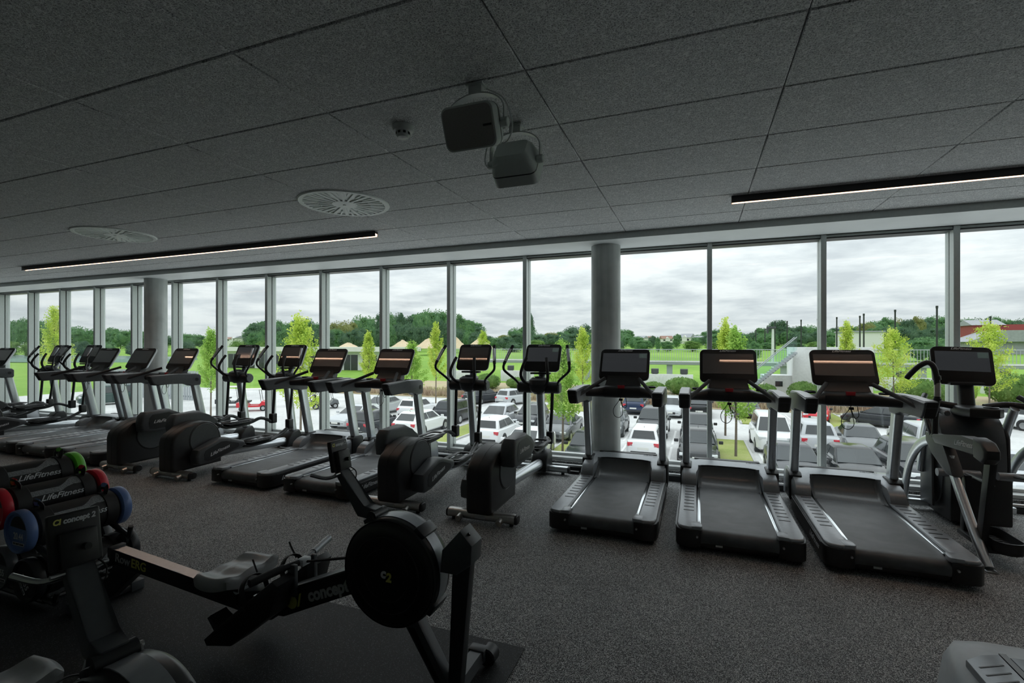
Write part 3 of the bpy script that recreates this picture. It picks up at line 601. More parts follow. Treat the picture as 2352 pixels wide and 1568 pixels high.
# ------------------------------------------------------------------ rowing machine
def make_rower():
    r = thing('rowing_machine', (0, 0, 0), 'rower', 'rowing machine', 'rowing machines on the rubber mat')
    ZC = .56
    fw = part('flywheel_housing', 'black_gloss', r, lambda bm: lathe(bm, [(.02, -.088), (.10, -.092), (.19, -.090), (.225, -.084), (.242, -.072), (.25, -.055), (.25, .06), (.235, .08), (.05, .085)], (0, 0, ZC), 'y', 64))
    part('flywheel_cage', 'grey_plastic', fw, lambda bm: lathe(bm, [(.2495, -.034), (.2535, -.034), (.2535, .036), (.2495, .036)], (0, 0, ZC), 'y', 64))
    for rr in (.12, .175, .245): part('face_ridge', 'black_satin', fw, lambda bm: lathe(bm, [(rr - .004, -.088 + (.02 if rr > .2 else 0)), (rr, -.095 + (.02 if rr > .2 else 0)), (rr + .004, -.088 + (.02 if rr > .2 else 0))], (0, 0, ZC), 'y', 56))
    for a in (52, 118, -32, 205):
        part('rim_clip', 'black_satin', fw, lambda bm: box(bm, .235, .268, -.062, .062, -.03, .03, .008, M=Matrix.Translation((0, 0, ZC)) @ Matrix.Rotation(-R(a), 4, 'Y')))
    letter(fw, 'c', .062, 'white_print', (-.012, -.0945, ZC + .008), (1, 0, 0), (0, 0, 1), .1, .003)
    letter(fw, '2', .055, 'yellow_print', (.018, -.0945, ZC - .008), (1, 0, 0), (0, 0, 1), .1, .003)
    part('leg_bracket', 'charcoal_plastic', r, lambda bm: prism(bm, [(.27, .70), (.36, .80), (.42, .74), (.415, .655), (.34, .60), (.26, .60)], -.055, .055, 'y', .008))
    part('bracket_screw', 'black_gloss', r, lambda bm: cyl(bm, (.388, -.02, .776), (.394, -.02, .782), .008, 10))
    part('front_leg', 'black_satin', r, lambda bm: prism(bm, [(.31, .64), (.40, .66), (.345, .05), (.285, .05)], -.028, .028, 'y', .006))
    st = part('leg_strut', 'charcoal_plastic', r, lambda bm: prism(bm, [(.03, .36), (.12, .37), (.315, .06), (.24, .05)], -.035, .035, 'y', .012))
    part('strut_slot', 'black_gloss', st, lambda bm: prism(bm, [(.085, .31), (.115, .315), (.255, .095), (.23, .09)], -.0362, -.0345, 'y'))
    fb = part('front_foot_bar', 'charcoal_plastic', r, lambda bm: prism(bm, [(.26, .035), (.27, .085), (.33, .085), (.34, .035)], -.30, .30, 'y', .006))
    for s in (-1, 1):
        part('caster_wheel', 'black_satin', fb, lambda bm: (cyl(bm, (.345, s * .26, .045), (.345, s * .34, .045), .045, 20, b=.008)))
        part('bar_cap', 'charcoal_plastic', fb, lambda bm: box(bm, .255, .345, min(s * .24, s * .30), max(s * .24, s * .30), .03, .092, .008))
    # main beam, rail and seat
    bmn = part('main_beam', 'black_satin', r, lambda bm: prism(bm, [(-.17, .555), (-.62, .365), (-.98, .285), (-1.0, .185), (-.66, .215), (-.17, .435)], -.045, .045, 'y', .006))
    part('beam_top', 'grey_plastic', bmn, lambda bm: prism(bm, [(-.17, .555), (-.17, .560), (-.62, .370), (-.62, .365)], -.04, .04, 'y'))
    sl = .40; up = (-math.sin(math.atan(sl)), 0, math.cos(math.atan(sl)))
    letter(bmn, 'concept 2', .085, 'grey_print', (-.345, -.0465, .412), (1, 0, sl), up, .15, .0035, sx=.98)
    part('beam_badge', 'yellow_print', bmn, lambda bm: lathe(bm, [(.024, -.0466), (.037, -.0466), (.037, -.046), (.024, -.046)], (-.605, 0, .305), 'y', 20))
    part('beam_badge', 'yellow_print', bmn, lambda bm: prism(bm, [(-.566, .285), (-.553, .29), (-.541, .36), (-.554, .355)], -.0467, -.046, 'y'))
    rl = part('seat_rail', 'black_satin', r, lambda bm: prism(bm, [(-.80, .245), (-2.06, .348), (-2.06, .262), (-.80, .165)], -.036, .036, 'y', .004))
    part('rail_top', 'steel', rl, lambda bm: prism(bm, [(-.98, .2615), (-2.05, .3490), (-2.05, .3525), (-.98, .265)], -.034, .034, 'y', .001, 1))
    part('rail_end_stop', 'black_plastic', rl, lambda bm: box(bm, -2.09, -2.05, -.045, .045, .25, .365, .008))
    rs = .082; upr = (-math.sin(-math.atan(rs)), 0, math.cos(math.atan(rs)))
    letter(rl, 'Row', .075, 'grey_print', (-1.955, -.0372, .302), (1, 0, -rs), upr, 0, .0008)
    letter(rl, 'ERG', .075, 'yellow_print', (-1.805, -.0372, .290), (1, 0, -rs), upr, 0, .0012)
    rg = part('rear_leg', 'black_satin', r, lambda bm: prism(bm, [(-1.78, .28), (-2.03, .30), (-2.20, .03), (-2.10, .03)], -.03, .03, 'y', .005))
    part('rear_foot_bar', 'black_satin', r, lambda bm: box(bm, -2.215, -2.125, -.19, .19, .012, .05, .006))
    for s in (-1, 1): part('rubber_pad', 'charcoal_plastic', r, lambda bm: box(bm, -2.22, -2.12, s * .155 - .04, s * .155 + .04, 0, .062, .006))
    def seat(bm):
        nx, ny = 14, 16; g = []
        for i in range(nx + 1):
            row = []
            for j in range(ny + 1):
                u, v = i / nx * 2 - 1, j / ny * 2 - 1
                x = u * .135 * (1 - .22 * v * v * (u < 0)) ; y = v * .19 * (1 - .12 * u * u)
                z = .028 * v * v + .020 * max(0, u) ** 2 + .012 * math.exp(-(v * 3) ** 2) * (u > -.2) - .010 * math.exp(-((abs(v) - .45) ** 2) * 14)
                edge = max(abs(u), abs(v)); z -= .030 * max(0, edge - .86) / .14
                row.append(bm.verts.new((-1.05 + x, y, .385 + z)))
            g.append(row)
        for i in range(nx):
            for j in range(ny): bm.faces.new([g[i][j], g[i + 1][j], g[i + 1][j + 1], g[i][j + 1]])
        bo = [g[0][j] for j in range(ny + 1)] + [g[i][ny] for i in range(1, nx + 1)] + [g[nx][j] for j in range(ny - 1, -1, -1)] + [g[i][0] for i in range(nx - 1, 0, -1)]
        lo = [bm.verts.new((v.co.x * .985 - 1.05 * .015, v.co.y * .97, v.co.z - .042)) for v in bo]
        for k in range(len(bo)): bm.faces.new([bo[k], bo[(k + 1) % len(bo)], lo[(k + 1) % len(bo)], lo[k]])
        bm.faces.new(lo[::-1])
    se = part('seat', 'seat_grey', r, seat, ang=60)
    part('seat_carriage', 'black_plastic', se, lambda bm: (box(bm, -1.14, -.96, -.06, .06, .29, .352, .006), box(bm, -1.12, -.98, -.055, -.038, .22, .31), box(bm, -1.12, -.98, .038, .055, .22, .31)))
    for x in (-1.12, -.98): part('seat_roller', 'light_grey_plastic', se, lambda bm: cyl(bm, (x, -.058, .30), (x, .058, .30), .022, 14))
    # foot rests
    for s in (-1, 1):
        y0, y1 = sorted((s * .06, s * .19))
        fr = part('foot_rest', 'black_plastic', r, lambda bm: prism(bm, [(-.55, .455), (-.585, .475), (-.93, .195), (-1.05, .095), (-1.03, .065), (-.86, .10), (-.60, .30)], y0, y1, 'y', .008))
        part('heel_cup', 'black_satin', fr, lambda bm: prism(bm, [(-.99, .135), (-1.045, .20), (-1.025, .215), (-.96, .165), (-.88, .235), (-.87, .22)], y0 + .015, y1 - .015, 'y', .006))
        part('foot_strap', 'bag_black', fr, lambda bm: tube(bm, [(-.74, y0 - .004, .30), (-.78, y0, .40), (-.80, (y0 + y1) / 2, .44), (-.78, y1, .41), (-.74, y1 + .004, .30)], .020, 8, 4, flat=.18))
        part('strap_tail', 'bag_black', fr, lambda bm: tube(bm, [(-.79, y1 - .02, .42), (-.84, y1 + .01, .43), (-.88, y1 + .03, .45), (-.89, y1 + .03, .47)], .013, 8, 4, flat=.2))
        part('adjust_pin', 'steel', fr, lambda bm: box(bm, -.76, -.70, y0 + .05, y0 + .07, .345, .352, M=Matrix.Rotation(0, 4, 'Y')))
    # handle and chain
    hn = part('handle', 'black_satin', r, lambda bm: tube(bm, [(-.60, -.10, .50), (-.575, 0, .50), (-.60, .10, .50)], .016, 12, 4))
    part('handle_grip', 'grey_plastic', hn, lambda bm: tube(bm, [(-.60, .10, .50), (-.62, .18, .505), (-.64, .265, .51)], .019, 14, 4))
    part('handle_grip', 'foam_grip', hn, lambda bm: tube(bm, [(-.60, -.10, .50), (-.62, -.18, .495), (-.64, -.265, .49)], .019, 14, 4))
    part('handle_yoke', 'light_grey_plastic', hn, lambda bm: box(bm, -.59, -.545, -.03, .03, .482, .518, .008))
    for ya in (-.08, .055): part('handle_hook', 'charcoal_plastic', r, lambda bm: box(bm, -.60, -.55, ya, ya + .025, .35, .51, .006))
    part('chain', 'black_satin', r, lambda bm: tube(bm, [(-.55, 0, .50), (-.22, 0, .575)], .007, 6))
    # monitor arm and monitor
    part('monitor_arm', 'charcoal_plastic', r, lambda bm: prism(bm, [(-.10, .83), (-.17, .835), (-.315, 1.01), (-.345, .985), (-.205, .785), (-.11, .775)], -.035, .035, 'y', .010, 2))
    part('arm_pivot', 'black_satin', r, lambda bm: (cyl(bm, (-.11, -.05, .80), (-.11, .05, .80), .026, 16), box(bm, -.135, -.03, -.03, .03, .74, .80, .01)))
    part('arm_bolt', 'steel', r, lambda bm: cyl(bm, (-.11, .05, .80), (-.11, .066, .80), .010, 10))
    part('arm_clamp', 'steel', r, lambda bm: cyl(bm, (-.31, -.065, .985), (-.31, .065, .985), .007, 10))
    Mm = Matrix.Translation((-.345, 0, 1.065)) @ Matrix.Rotation(R(-10), 4, 'Y') @ Matrix.Diagonal((.85, .70, .80, 1))
    mo = part('monitor', 'black_plastic', r, lambda bm: box(bm, -.014, .014, -.085, .085, -.095, .095, .008, 3), Mm)
    part('battery_box', 'black_plastic', mo, lambda bm: box(bm, .012, .045, -.06, .06, -.09, .03, .008))
    part('adjust_knob', 'black_satin', mo, lambda bm: cyl(bm, (.044, .015, -.03), (.066, .015, -.03), .012, 14))
    part('display', 'screen_glass', mo, lambda bm: box(bm, -.0155, -.0135, -.06, .06, -.06, .06))
    letter(mo, 'concept 2', .026, 'white_print', (.0148, .014, .068), (0, 1, 0), (0, 0, 1), .2, .0012)
    letter(mo, 'CI', .026, 'yellow_print', (.0148, -.058, .068), (0, 1, 0), (0, 0, 1), .2, .0012)
    part('monitor_cable', 'cable_black', mo, lambda bm: tube(bm, [(.03, .05, -.08), (.06, .07, -.12), (.05, .06, -.17), (.02, .03, -.18)], .0035, 6, 5))
    part('grip_hanger', 'steel', r, lambda bm: tube(bm, [(-.32, -.03, .975), (-.36, -.07, .965), (-.42, -.11, .985)], .009, 8, 4))
    return r
r1 = make_rower(); r1.location = (-1.335, 1.965, .009); tag(r1, 'black rowing machine in the centre with its whole flywheel in view')
r2 = dup(r1, (-1.315, .80, .009), 'black rowing machine at the bottom left, cut off by the picture edge', R(-8))

# ------------------------------------------------------------------ bag rack with weight bags
rk = thing('bag_rack', (-4.15, 2.0, .009), 'black steel rack holding coloured weight bags on the left', 'rack')
for s in (-1, 1):
    y = s * .21
    part('side_frame', 'black_satin', rk, lambda bm: (tube(bm, [(.36, y, .03), (-.62, y, .03)], .022, 8), tube(bm, [(-.55, y, .03), (-.62, y, .62)], .022, 8), tube(bm, [(.34, y, .03), (.42, y, .28)], .02, 8)))
    part('shelf_rail', 'black_satin', rk, lambda bm: (tube(bm, [(.46, y, .285), (-.70, y, .695)], .018, 8), tube(bm, [(.46, y, .03), (-.55, y, .10)], .018, 8)))
    part('rail_hook', 'black_satin', rk, lambda bm: tube(bm, [(.45, y, .285), (.47, y, .36)], .016, 8)); part('rail_hook', 'black_satin', rk, lambda bm: tube(bm, [(.45, y, .04), (.48, y, .10)], .016, 8))
for xx, zz in ((-.56, .40), (.36, .03)): part('cross_bar', 'black_satin', rk, lambda bm: tube(bm, [(xx, -.21, zz), (xx, .21, zz)], .016, 8))
def bag(loc, col, kg, lb, label, roll=0):
    b = thing('weight_bag', loc, label, 'weight bag', 'weight bags on the rack')
    part('tube_body', 'bag_black', b, lambda bm: lathe(bm, [(.10, -.275), (.112, -.25), (.115, -.20), (.115, .20), (.112, .25), (.10, .275)], axis='y', n=32))
    def band2(bm):
        seg = []
        for k in range(25):
            y = -.19 + .38 * k / 24; c0 = .62 + (.42 * max(0, min(1, (y - .02) / .09))); w = .16 + (.16 * max(0, min(1, (y - .06) / .06)))
            seg.append([Vector((.1168 * math.cos(c0 + w * t), y, .1168 * math.sin(c0 + w * t))) for t in (-1, -.5, 0, .5, 1)])
        loft(bm, seg, closed=False)
    part('mesh_band', 'bag_mesh', b, band2)
    letter(b, 'LifeFitness', .052, 'white_print', (.1140, .02, .0285), (0, 1, 0), (-.25, 0, .97), .45, .0008, sx=1.25)
    for s in (-1, 1):
        ec = part('end_cap', col, b, lambda bm: lathe(bm, [(.116, s * .265), (.130, s * .275), (.133, s * .29), (.133, s * .325), (.126, s * .335), (.112, s * .332), (.108, s * .318), (.01, s * .316)], axis='y', n=40))
        part('grip_opening', 'black_gloss', ec, lambda bm: prism(bm, [(.085 * math.cos(R(a)), .085 * math.sin(R(a)) + .012) for a in range(5, 176, 15)], s * .3165, s * .319, 'y'))
        part('strap', 'bag_black', b, lambda bm: lathe(bm, [(.117, s * .16), (.122, s * .165), (.122, s * .245), (.117, s * .25)], axis='y', n=32))
        hd = part('carry_handle', 'bag_black', b, lambda bm: tube(bm, [(.03, s * .20, .115), (.035, s * .205, .145), (.0, s * .215, .158), (-.035, s * .205, .145), (-.03, s * .20, .115)], .022, 8, 4, flat=.4))
        part('handle_wrap', col, hd, lambda bm: tube(bm, [(.02, s * .213, .154), (.0, s * .215, .159), (-.02, s * .213, .154)], .024, 8, 3, flat=.45))
        dr = (-s, 0, 0)
        letter(ec, kg + '.' + lb, .058, 'white_print', (0, s * .3185, -.030), dr, (0, 0, 1), 0, .001, sx=.8) if s > 0 else letter(ec, kg + '.' + lb, .058, 'white_print', (0, s * .3185, -.030), (1, 0, 0), (0, 0, 1), 0, .001, sx=.8)
        part('warning_strip', 'white_print', ec, lambda bm: box(bm, -.062, .062, s * .317 - .001, s * .317 + .001, -.086, -.066))
        letter(ec, 'DO NOT SLAM', .016, 'black_gloss', (0, s * .319, -.076), (1, 0, 0) if s < 0 else (-1, 0, 0), (0, 0, 1), 0, .0004)
    b.rotation_euler.y = roll; b.scale.y = .88
    return b
YB_ = 2.0
bag((-3.93, YB_, .470), 'bag_blue', '20', '44', 'black weight bag with blue ends, lowest on the upper shelf of the rack')
bag((-4.19, YB_, .575), 'bag_red', '15', '33', 'black weight bag with red ends in the middle of the rack')
bag((-4.46, YB_, .680), 'bag_green', '10', '22', 'black weight bag with bright green ends at the top of the rack')
bag((-3.84, YB_, .185), 'black_satin', '25', '55', 'all-black weight bag at the front of the bottom shelf', R(55))
bag((-4.14, YB_, .215), 'bag_grey', '25', '55', 'black weight bag with grey ends behind on the bottom shelf')

# ------------------------------------------------------------------ machine step cut off at the lower right
sm = thing('step_machine', (1.32, 2.0, 0), 'grey moulded machine with ribbed foot pads cut off at the lower right corner', 'step machine')
def shell(bm):
    st = []
    for y, w, z, zl in ((.80, .14, .20, .10), (.785, .22, .262, .06), (.74, .285, .318, .03), (.66, .325, .345, .02), (.50, .345, .335, .02), (.30, .35, .310, .02), (0, .35, .285, .02), (-.5, .35, .26, .02)):
        st.append([Vector((-w, y, zl)), Vector((-w * 1.02, y, z * .45)), Vector((-w * .97, y, z * .78)), Vector((-w * .86, y, z * .95)), Vector((-w * .5, y, z)), Vector((w * .5, y, z)), Vector((w * .86, y, z * .95)), Vector((w * .97, y, z * .78)), Vector((w * 1.02, y, z * .45)), Vector((w, y, zl))])
    loft(bm, st)
part('moulded_shell', 'light_grey_plastic', sm, shell, ang=60)
part('side_recess', 'black_plastic', sm, lambda bm: prism(bm, [(.47, .07), (.46, .21), (.30, .20), (-.5, .17), (-.5, .05)], -.362, -.345, 'x', .004))
part('side_strip', 'steel', sm, lambda bm: tube(bm, [(-.353, .45, .258), (-.357, .3, .245), (-.357, -.5, .205)], .004, 6))
part('base_strip', 'steel', sm, lambda bm: box(bm, -.362, -.35, -.5, .48, .02, .03))
for s in (-1, 1):
    xs = (-.30, -.155) if s < 0 else (-.125, .02)
    fp = part('foot_pad', 'grey_plastic', sm, lambda bm: prism(bm, [(xs[0], .50 if s < 0 else .58), ((xs[0] + xs[1]) / 2, .56 if s < 0 else .59), (xs[1], .59 if s < 0 else .57), (xs[1], -.5), (xs[0], -.5)][::-1], .315, .349, 'z', .006, M=Matrix.Translation((0, 0, .0)) @ Matrix.Rotation(R(-0), 4, 'X')))
    for k in range(16):
        y = .48 - k * .05
        part('rib', 'black_satin', fp, lambda bm: box(bm, -.055, .055, -.003, .003, .3485, .3505, M=Matrix.Translation((sum(xs) / 2, y, 0)) @ Matrix.Rotation(R(28 * -s), 4, 'Z')))
part('pad_gap', 'black_gloss', sm, lambda bm: box(bm, -.152, -.128, -.5, .60, .31, .348))
part('side_vent', 'black_satin', sm, lambda bm: [box(bm, .12 + k * .022, .132 + k * .022, .40 - k * .02, .52, .325, .343) for k in range(6)])

# ------------------------------------------------------------------ loose power cables by the glass
for k, (u_, v_, xe, lab) in enumerate(((1326, 1079, -1.72, 'small black power adapter on the floor between cross trainer and treadmill'), (1062, 1050, -2.70, 'small black power adapter on the floor behind the second cross trainer'))):
    p = on_z(u_, v_, 0); p.y = min(p.y, 6.06)
    pa = thing('power_adapter', (p.x, p.y, 0), lab, 'adapter', 'power adapters on the floor')
    part('adapter_box', 'black_plastic', pa, lambda bm: box(bm, -.07, .07, -.03, .03, 0, .035, .006))
    part('cable', 'cable_black', pa, lambda bm: tube(bm, [(-.07, 0, .015), (-.14, -.015, .006), (-.20, .015, .006), (xe - p.x, .02, .02)], .004, 6, 5))
# ------------------------------------------------------------------ outside: materials
def ground_mat(name, cols, scale, rough=.9, detail=8):
    m = bpy.data.materials.new(name); m.use_nodes = True; t = m.node_tree; b = t.nodes['Principled BSDF']; l = t.links.new
    co = nd(t, 'ShaderNodeTexCoord'); a = nd(t, 'ShaderNodeTexNoise'); a.inputs['Scale'].default_value = scale; a.inputs['Detail'].default_value = detail; l(co.outputs['Object'], a.inputs['Vector'])
    c = nd(t, 'ShaderNodeTexNoise'); c.inputs['Scale'].default_value = scale * 14; c.inputs['Detail'].default_value = 4; l(co.outputs['Object'], c.inputs['Vector'])
    mm = nd(t, 'ShaderNodeMix', data_type='FLOAT'); mm.inputs['Factor'].default_value = .4; l(a.outputs[0], mm.inputs['A']); l(c.outputs[0], mm.inputs['B'])
    n = len(cols); r = ramp(t, [(.34 + .32 * k / (n - 1), q) for k, q in enumerate(cols)]); l(mm.outputs[0], r.inputs[0]); l(r.outputs[0], b.inputs['Base Color'])
    b.inputs['Roughness'].default_value = rough; b.inputs['Specular IOR Level'].default_value = .2; MT[name] = m
ground_mat('asphalt', [(.46, .46, .46), (.57, .57, .565), (.66, .66, .65)], .35)
ground_mat('lawn', [(.13, .26, .035), (.19, .34, .05), (.27, .41, .08)], .05)
ground_mat('verge', [(.20, .26, .06), (.30, .34, .10), (.36, .36, .16)], .6)
ground_mat('bank_soil', [(.36, .28, .19), (.45, .37, .25), (.38, .40, .18)], 1.2)
ground_mat('white_concrete', [(.56, .57, .57), (.66, .67, .67), (.72, .73, .73)], .4)
ground_mat('bounce_pale', [(.72, .72, .71), (.78, .78, .77), (.82, .82, .81)], .4)  # kept very pale so the unseen strip throws daylight upwards
ground_mat('sand', [(.52, .40, .26), (.62, .50, .34), (.68, .56, .40)], .2)
ground_mat('brick_paving', [(.25, .10, .07), (.33, .15, .11), (.38, .2, .15)], 2.0)
mat('line_paint', (.75, .75, .74), .7); mat('kerb', (.45, .45, .44), .8, noise=.1)
mat('galvanised', (.38, .41, .43), .5, metal=.4); mat('pole_black', (.02, .024, .024), .6); mat('bark', (.16, .13, .10), .85, noise=.3)
mat('roof_grey', (.30, .31, .33), .7, noise=.1, nscale=2); mat('barn_red', (.28, .05, .045), .7); mat('house_white', (.68, .67, .65), .8); mat('roof_red', (.26, .15, .11), .8); mat('dark_glass', (.03, .035, .04), .12)
mat('pond_water', (.30, .40, .42), .12, spec=.6); mat('flood_black', (.05, .055, .06), .6)
def leaf_mat(name, cols, scale=1.2, trans=.35):
    m = bpy.data.materials.new(name); m.use_nodes = True; t = m.node_tree; t.nodes.clear(); l = t.links.new
    co = nd(t, 'ShaderNodeTexCoord'); a = nd(t, 'ShaderNodeTexNoise'); a.inputs['Scale'].default_value = scale; a.inputs['Detail'].default_value = 5; l(co.outputs['Object'], a.inputs['Vector'])
    n = len(cols); r = ramp(t, [(.3 + .4 * k / (n - 1), q) for k, q in enumerate(cols)]); l(a.outputs[0], r.inputs[0])
    d = nd(t, 'ShaderNodeBsdfDiffuse'); s = nd(t, 'ShaderNodeBsdfTranslucent'); l(r.outputs[0], d.inputs[0]); l(r.outputs[0], s.inputs[0])
    mx = nd(t, 'ShaderNodeMixShader'); mx.inputs[0].default_value = trans; l(d.outputs[0], mx.inputs[1]); l(s.outputs[0], mx.inputs[2]); ou = nd(t, 'ShaderNodeOutputMaterial'); l(mx.outputs[0], ou.inputs[0]); MT[name] = m
leaf_mat('leaf_lime', [(.36, .52, .08), (.55, .68, .12), (.70, .76, .22)])
leaf_mat('leaf_green', [(.24, .44, .08), (.36, .56, .12), (.50, .66, .18)])
leaf_mat('leaf_forest', [(.09, .19, .10), (.15, .28, .13), (.21, .35, .15)], 6)
leaf_mat('leaf_dark', [(.07, .13, .09), (.12, .20, .125), (.17, .26, .15)], 6)
leaf_mat('leaf_olive', [(.20, .22, .08), (.28, .30, .12), (.34, .35, .15)], 6)
leaf_mat('leaf_hedge', [(.11, .21, .06), (.18, .30, .09), (.25, .37, .13)], 3)
leaf_mat('heather', [(.40, .29, .22), (.52, .42, .31), (.48, .48, .24)], .5)

# ------------------------------------------------------------------ outside: ground
ZG = -3.9
PTS = [(46, -3.9), (50, -3.45), (55, -2.75), (62, -2.45), (100, -1.5), (150, .0), (250, 2.6), (420, 7)]
def gh(y):
    if y <= 46: return ZG
    for (a, b), (c, d) in zip(PTS[:-1], PTS[1:]):
        if y <= c: return b + (d - b) * (y - a) / (c - a)
    return PTS[-1][1]
struct('floor_bounce_strip', 'bounce_pale', lambda bm: box(bm, -70, 60, 6.65, 19.5, ZG - .3, ZG + .02))  # unseen pale strip added to bounce daylight onto ceiling and soffit
cpk = struct('floor_car_park', 'asphalt', lambda bm: box(bm, -70, 60, 6.7, 46.2, ZG - .4, ZG))
def lawn(bm):
    ys = [46, 48, 50, 52, 55, 58, 62, 70, 80, 90, 100, 120, 140, 160, 190, 220, 250, 300, 360, 420]; xs = [-420 + 20 * i for i in range(40)]
    g = [[bm.verts.new((x, y, gh(y) + (.25 * math.sin(x * .05 + y * .03) * min(1, max(0, (y - 60) / 60))))) for x in xs] for y in ys]
    for a, b in zip(g[:-1], g[1:]):
        for i in range(len(xs) - 1): bm.faces.new([a[i], a[i + 1], b[i + 1], b[i]])
    a, b = [bm.verts.new((x, 6.7, ZG - .05)) for x in (-420, -69.9)], [bm.verts.new((x, 46, ZG)) for x in (-420, -69.9)]
    bm.faces.new([a[0], a[1], b[1], b[0]])
    a, b = [bm.verts.new((x, 6.7, ZG - .05)) for x in (59.9, 380)], [bm.verts.new((x, 46, ZG)) for x in (59.9, 380)]
    bm.faces.new([a[0], a[1], b[1], b[0]])
struct('floor_lawn', 'lawn', lawn)
def bank(bm):
    ys = [46, 48, 50, 52, 54.5]; g = [[bm.verts.new((x, y, gh(y) + .03)) for x in (-48, -20, 5, 36)] for y in ys]
    for a, b in zip(g[:-1], g[1:]):
        for i in range(3): bm.faces.new([a[i], a[i + 1], b[i + 1], b[i]])
struct('floor_bank', 'bank_soil', bank)
struct('floor_pond', 'pond_water', lambda bm: prism(bm, [(-178 + 62 * math.cos(R(a)), 82 + 17 * math.sin(R(a))) for a in range(0, 360, 15)], -2.2, -1.35, 'z'))
for k, (x0, x1, y0, y1) in enumerate(((1.0, 2.5, 16, 31), (-7.1, -5.6, 17, 30), (8.6, 10.2, 38, 46), (-15, -13.3, 20, 31), (-40, -26, 10, 20), (3.0, 5.2, 38, 46), (-13, -8, 40.5, 46))):
    struct('trim_%d' % (20 + k), 'verge', lambda bm: box(bm, x0, x1, y0, y1, ZG - .1, ZG + .09, .03))
    struct('trim_%d' % (40 + k), 'kerb', lambda bm: (box(bm, x0 - .12, x0, y0, y1, ZG - .1, ZG + .1), box(bm, x1, x1 + .12, y0, y1, ZG - .1, ZG + .1)))
struct('trim_60', 'brick_paving', lambda bm: box(bm, -9.5, -7.2, 15, 22, ZG, ZG + .03))
lm = me_box('parking_line', 'line_paint', -.06, .06, -2.4, 2.4, 0, .012)
for y, xs in ((25.5, [-22.4, -19.9, -17.4, -12.0, -9.4, -3.7, -1.3, 3.0, 4.7, 6.6, 9.2, 11.8]), (31, [-22.4, -18.4, -14.6, -11.6, -9, -4.0, -1.3, 4.6, 6.6, 9.2, 12.6]), (42, [-18, -6.3, -3.4, -.8, 6.6, 12, 15])):
    for x in xs:
        o = link('parking_line', lm, cpk); o.location = (x, y, ZG)

# ------------------------------------------------------------------ outside: cars
PAINT = {'white': ((.78, .79, .80), .25), 'silver': ((.50, .52, .54), .28), 'grey': ((.13, .138, .145), .22), 'black': ((.018, .02, .022), .12), 'dark': ((.035, .038, .044), .15), 'red': ((.62, .03, .045), .25), 'blue': ((.03, .045, .09), .15), 'green': ((.03, .06, .055), .2)}
for k, (c, r_) in PAINT.items(): mat('paint_' + k, c, r_, coat=.3 if k in ('white', 'silver', 'red') else .12, spec=.35)
mat('car_glass', (.03, .036, .038), .05, coat=.2); mat('tyre', (.02, .02, .021), .8); mat('alloy', (.45, .46, .47), .3, metal=.8); mat('tail_red', (.55, .03, .05), .2, coat=.5); mat('head_clear', (.65, .68, .70), .1, coat=.6); mat('plate', (.70, .70, .66), .5); mat('trim_black', (.025, .026, .028), .5)
ST = {  # length, width, height, belt, bonnet nose, rear glass base y, roof rear y, roof front y, windscreen base y, tail top z
    'hatch': (3.75, 1.68, 1.50, .92, .74, -1.74, -1.45, .25, .95, .95),
    'suv':   (4.45, 1.86, 1.64, 1.02, .90, -2.08, -1.72, .25, 1.00, 1.02),
    'wagon': (4.60, 1.82, 1.48, .92, .72, -2.15, -1.62, .20, 1.00, .96),
    'sedan': (4.65, 1.84, 1.43, .90, .72, -1.72, -.95, .15, 1.02, .98),
    'van':   (4.40, 1.84, 1.84, 1.08, .98, -2.12, -2.02, .65, 1.30, 1.08)}
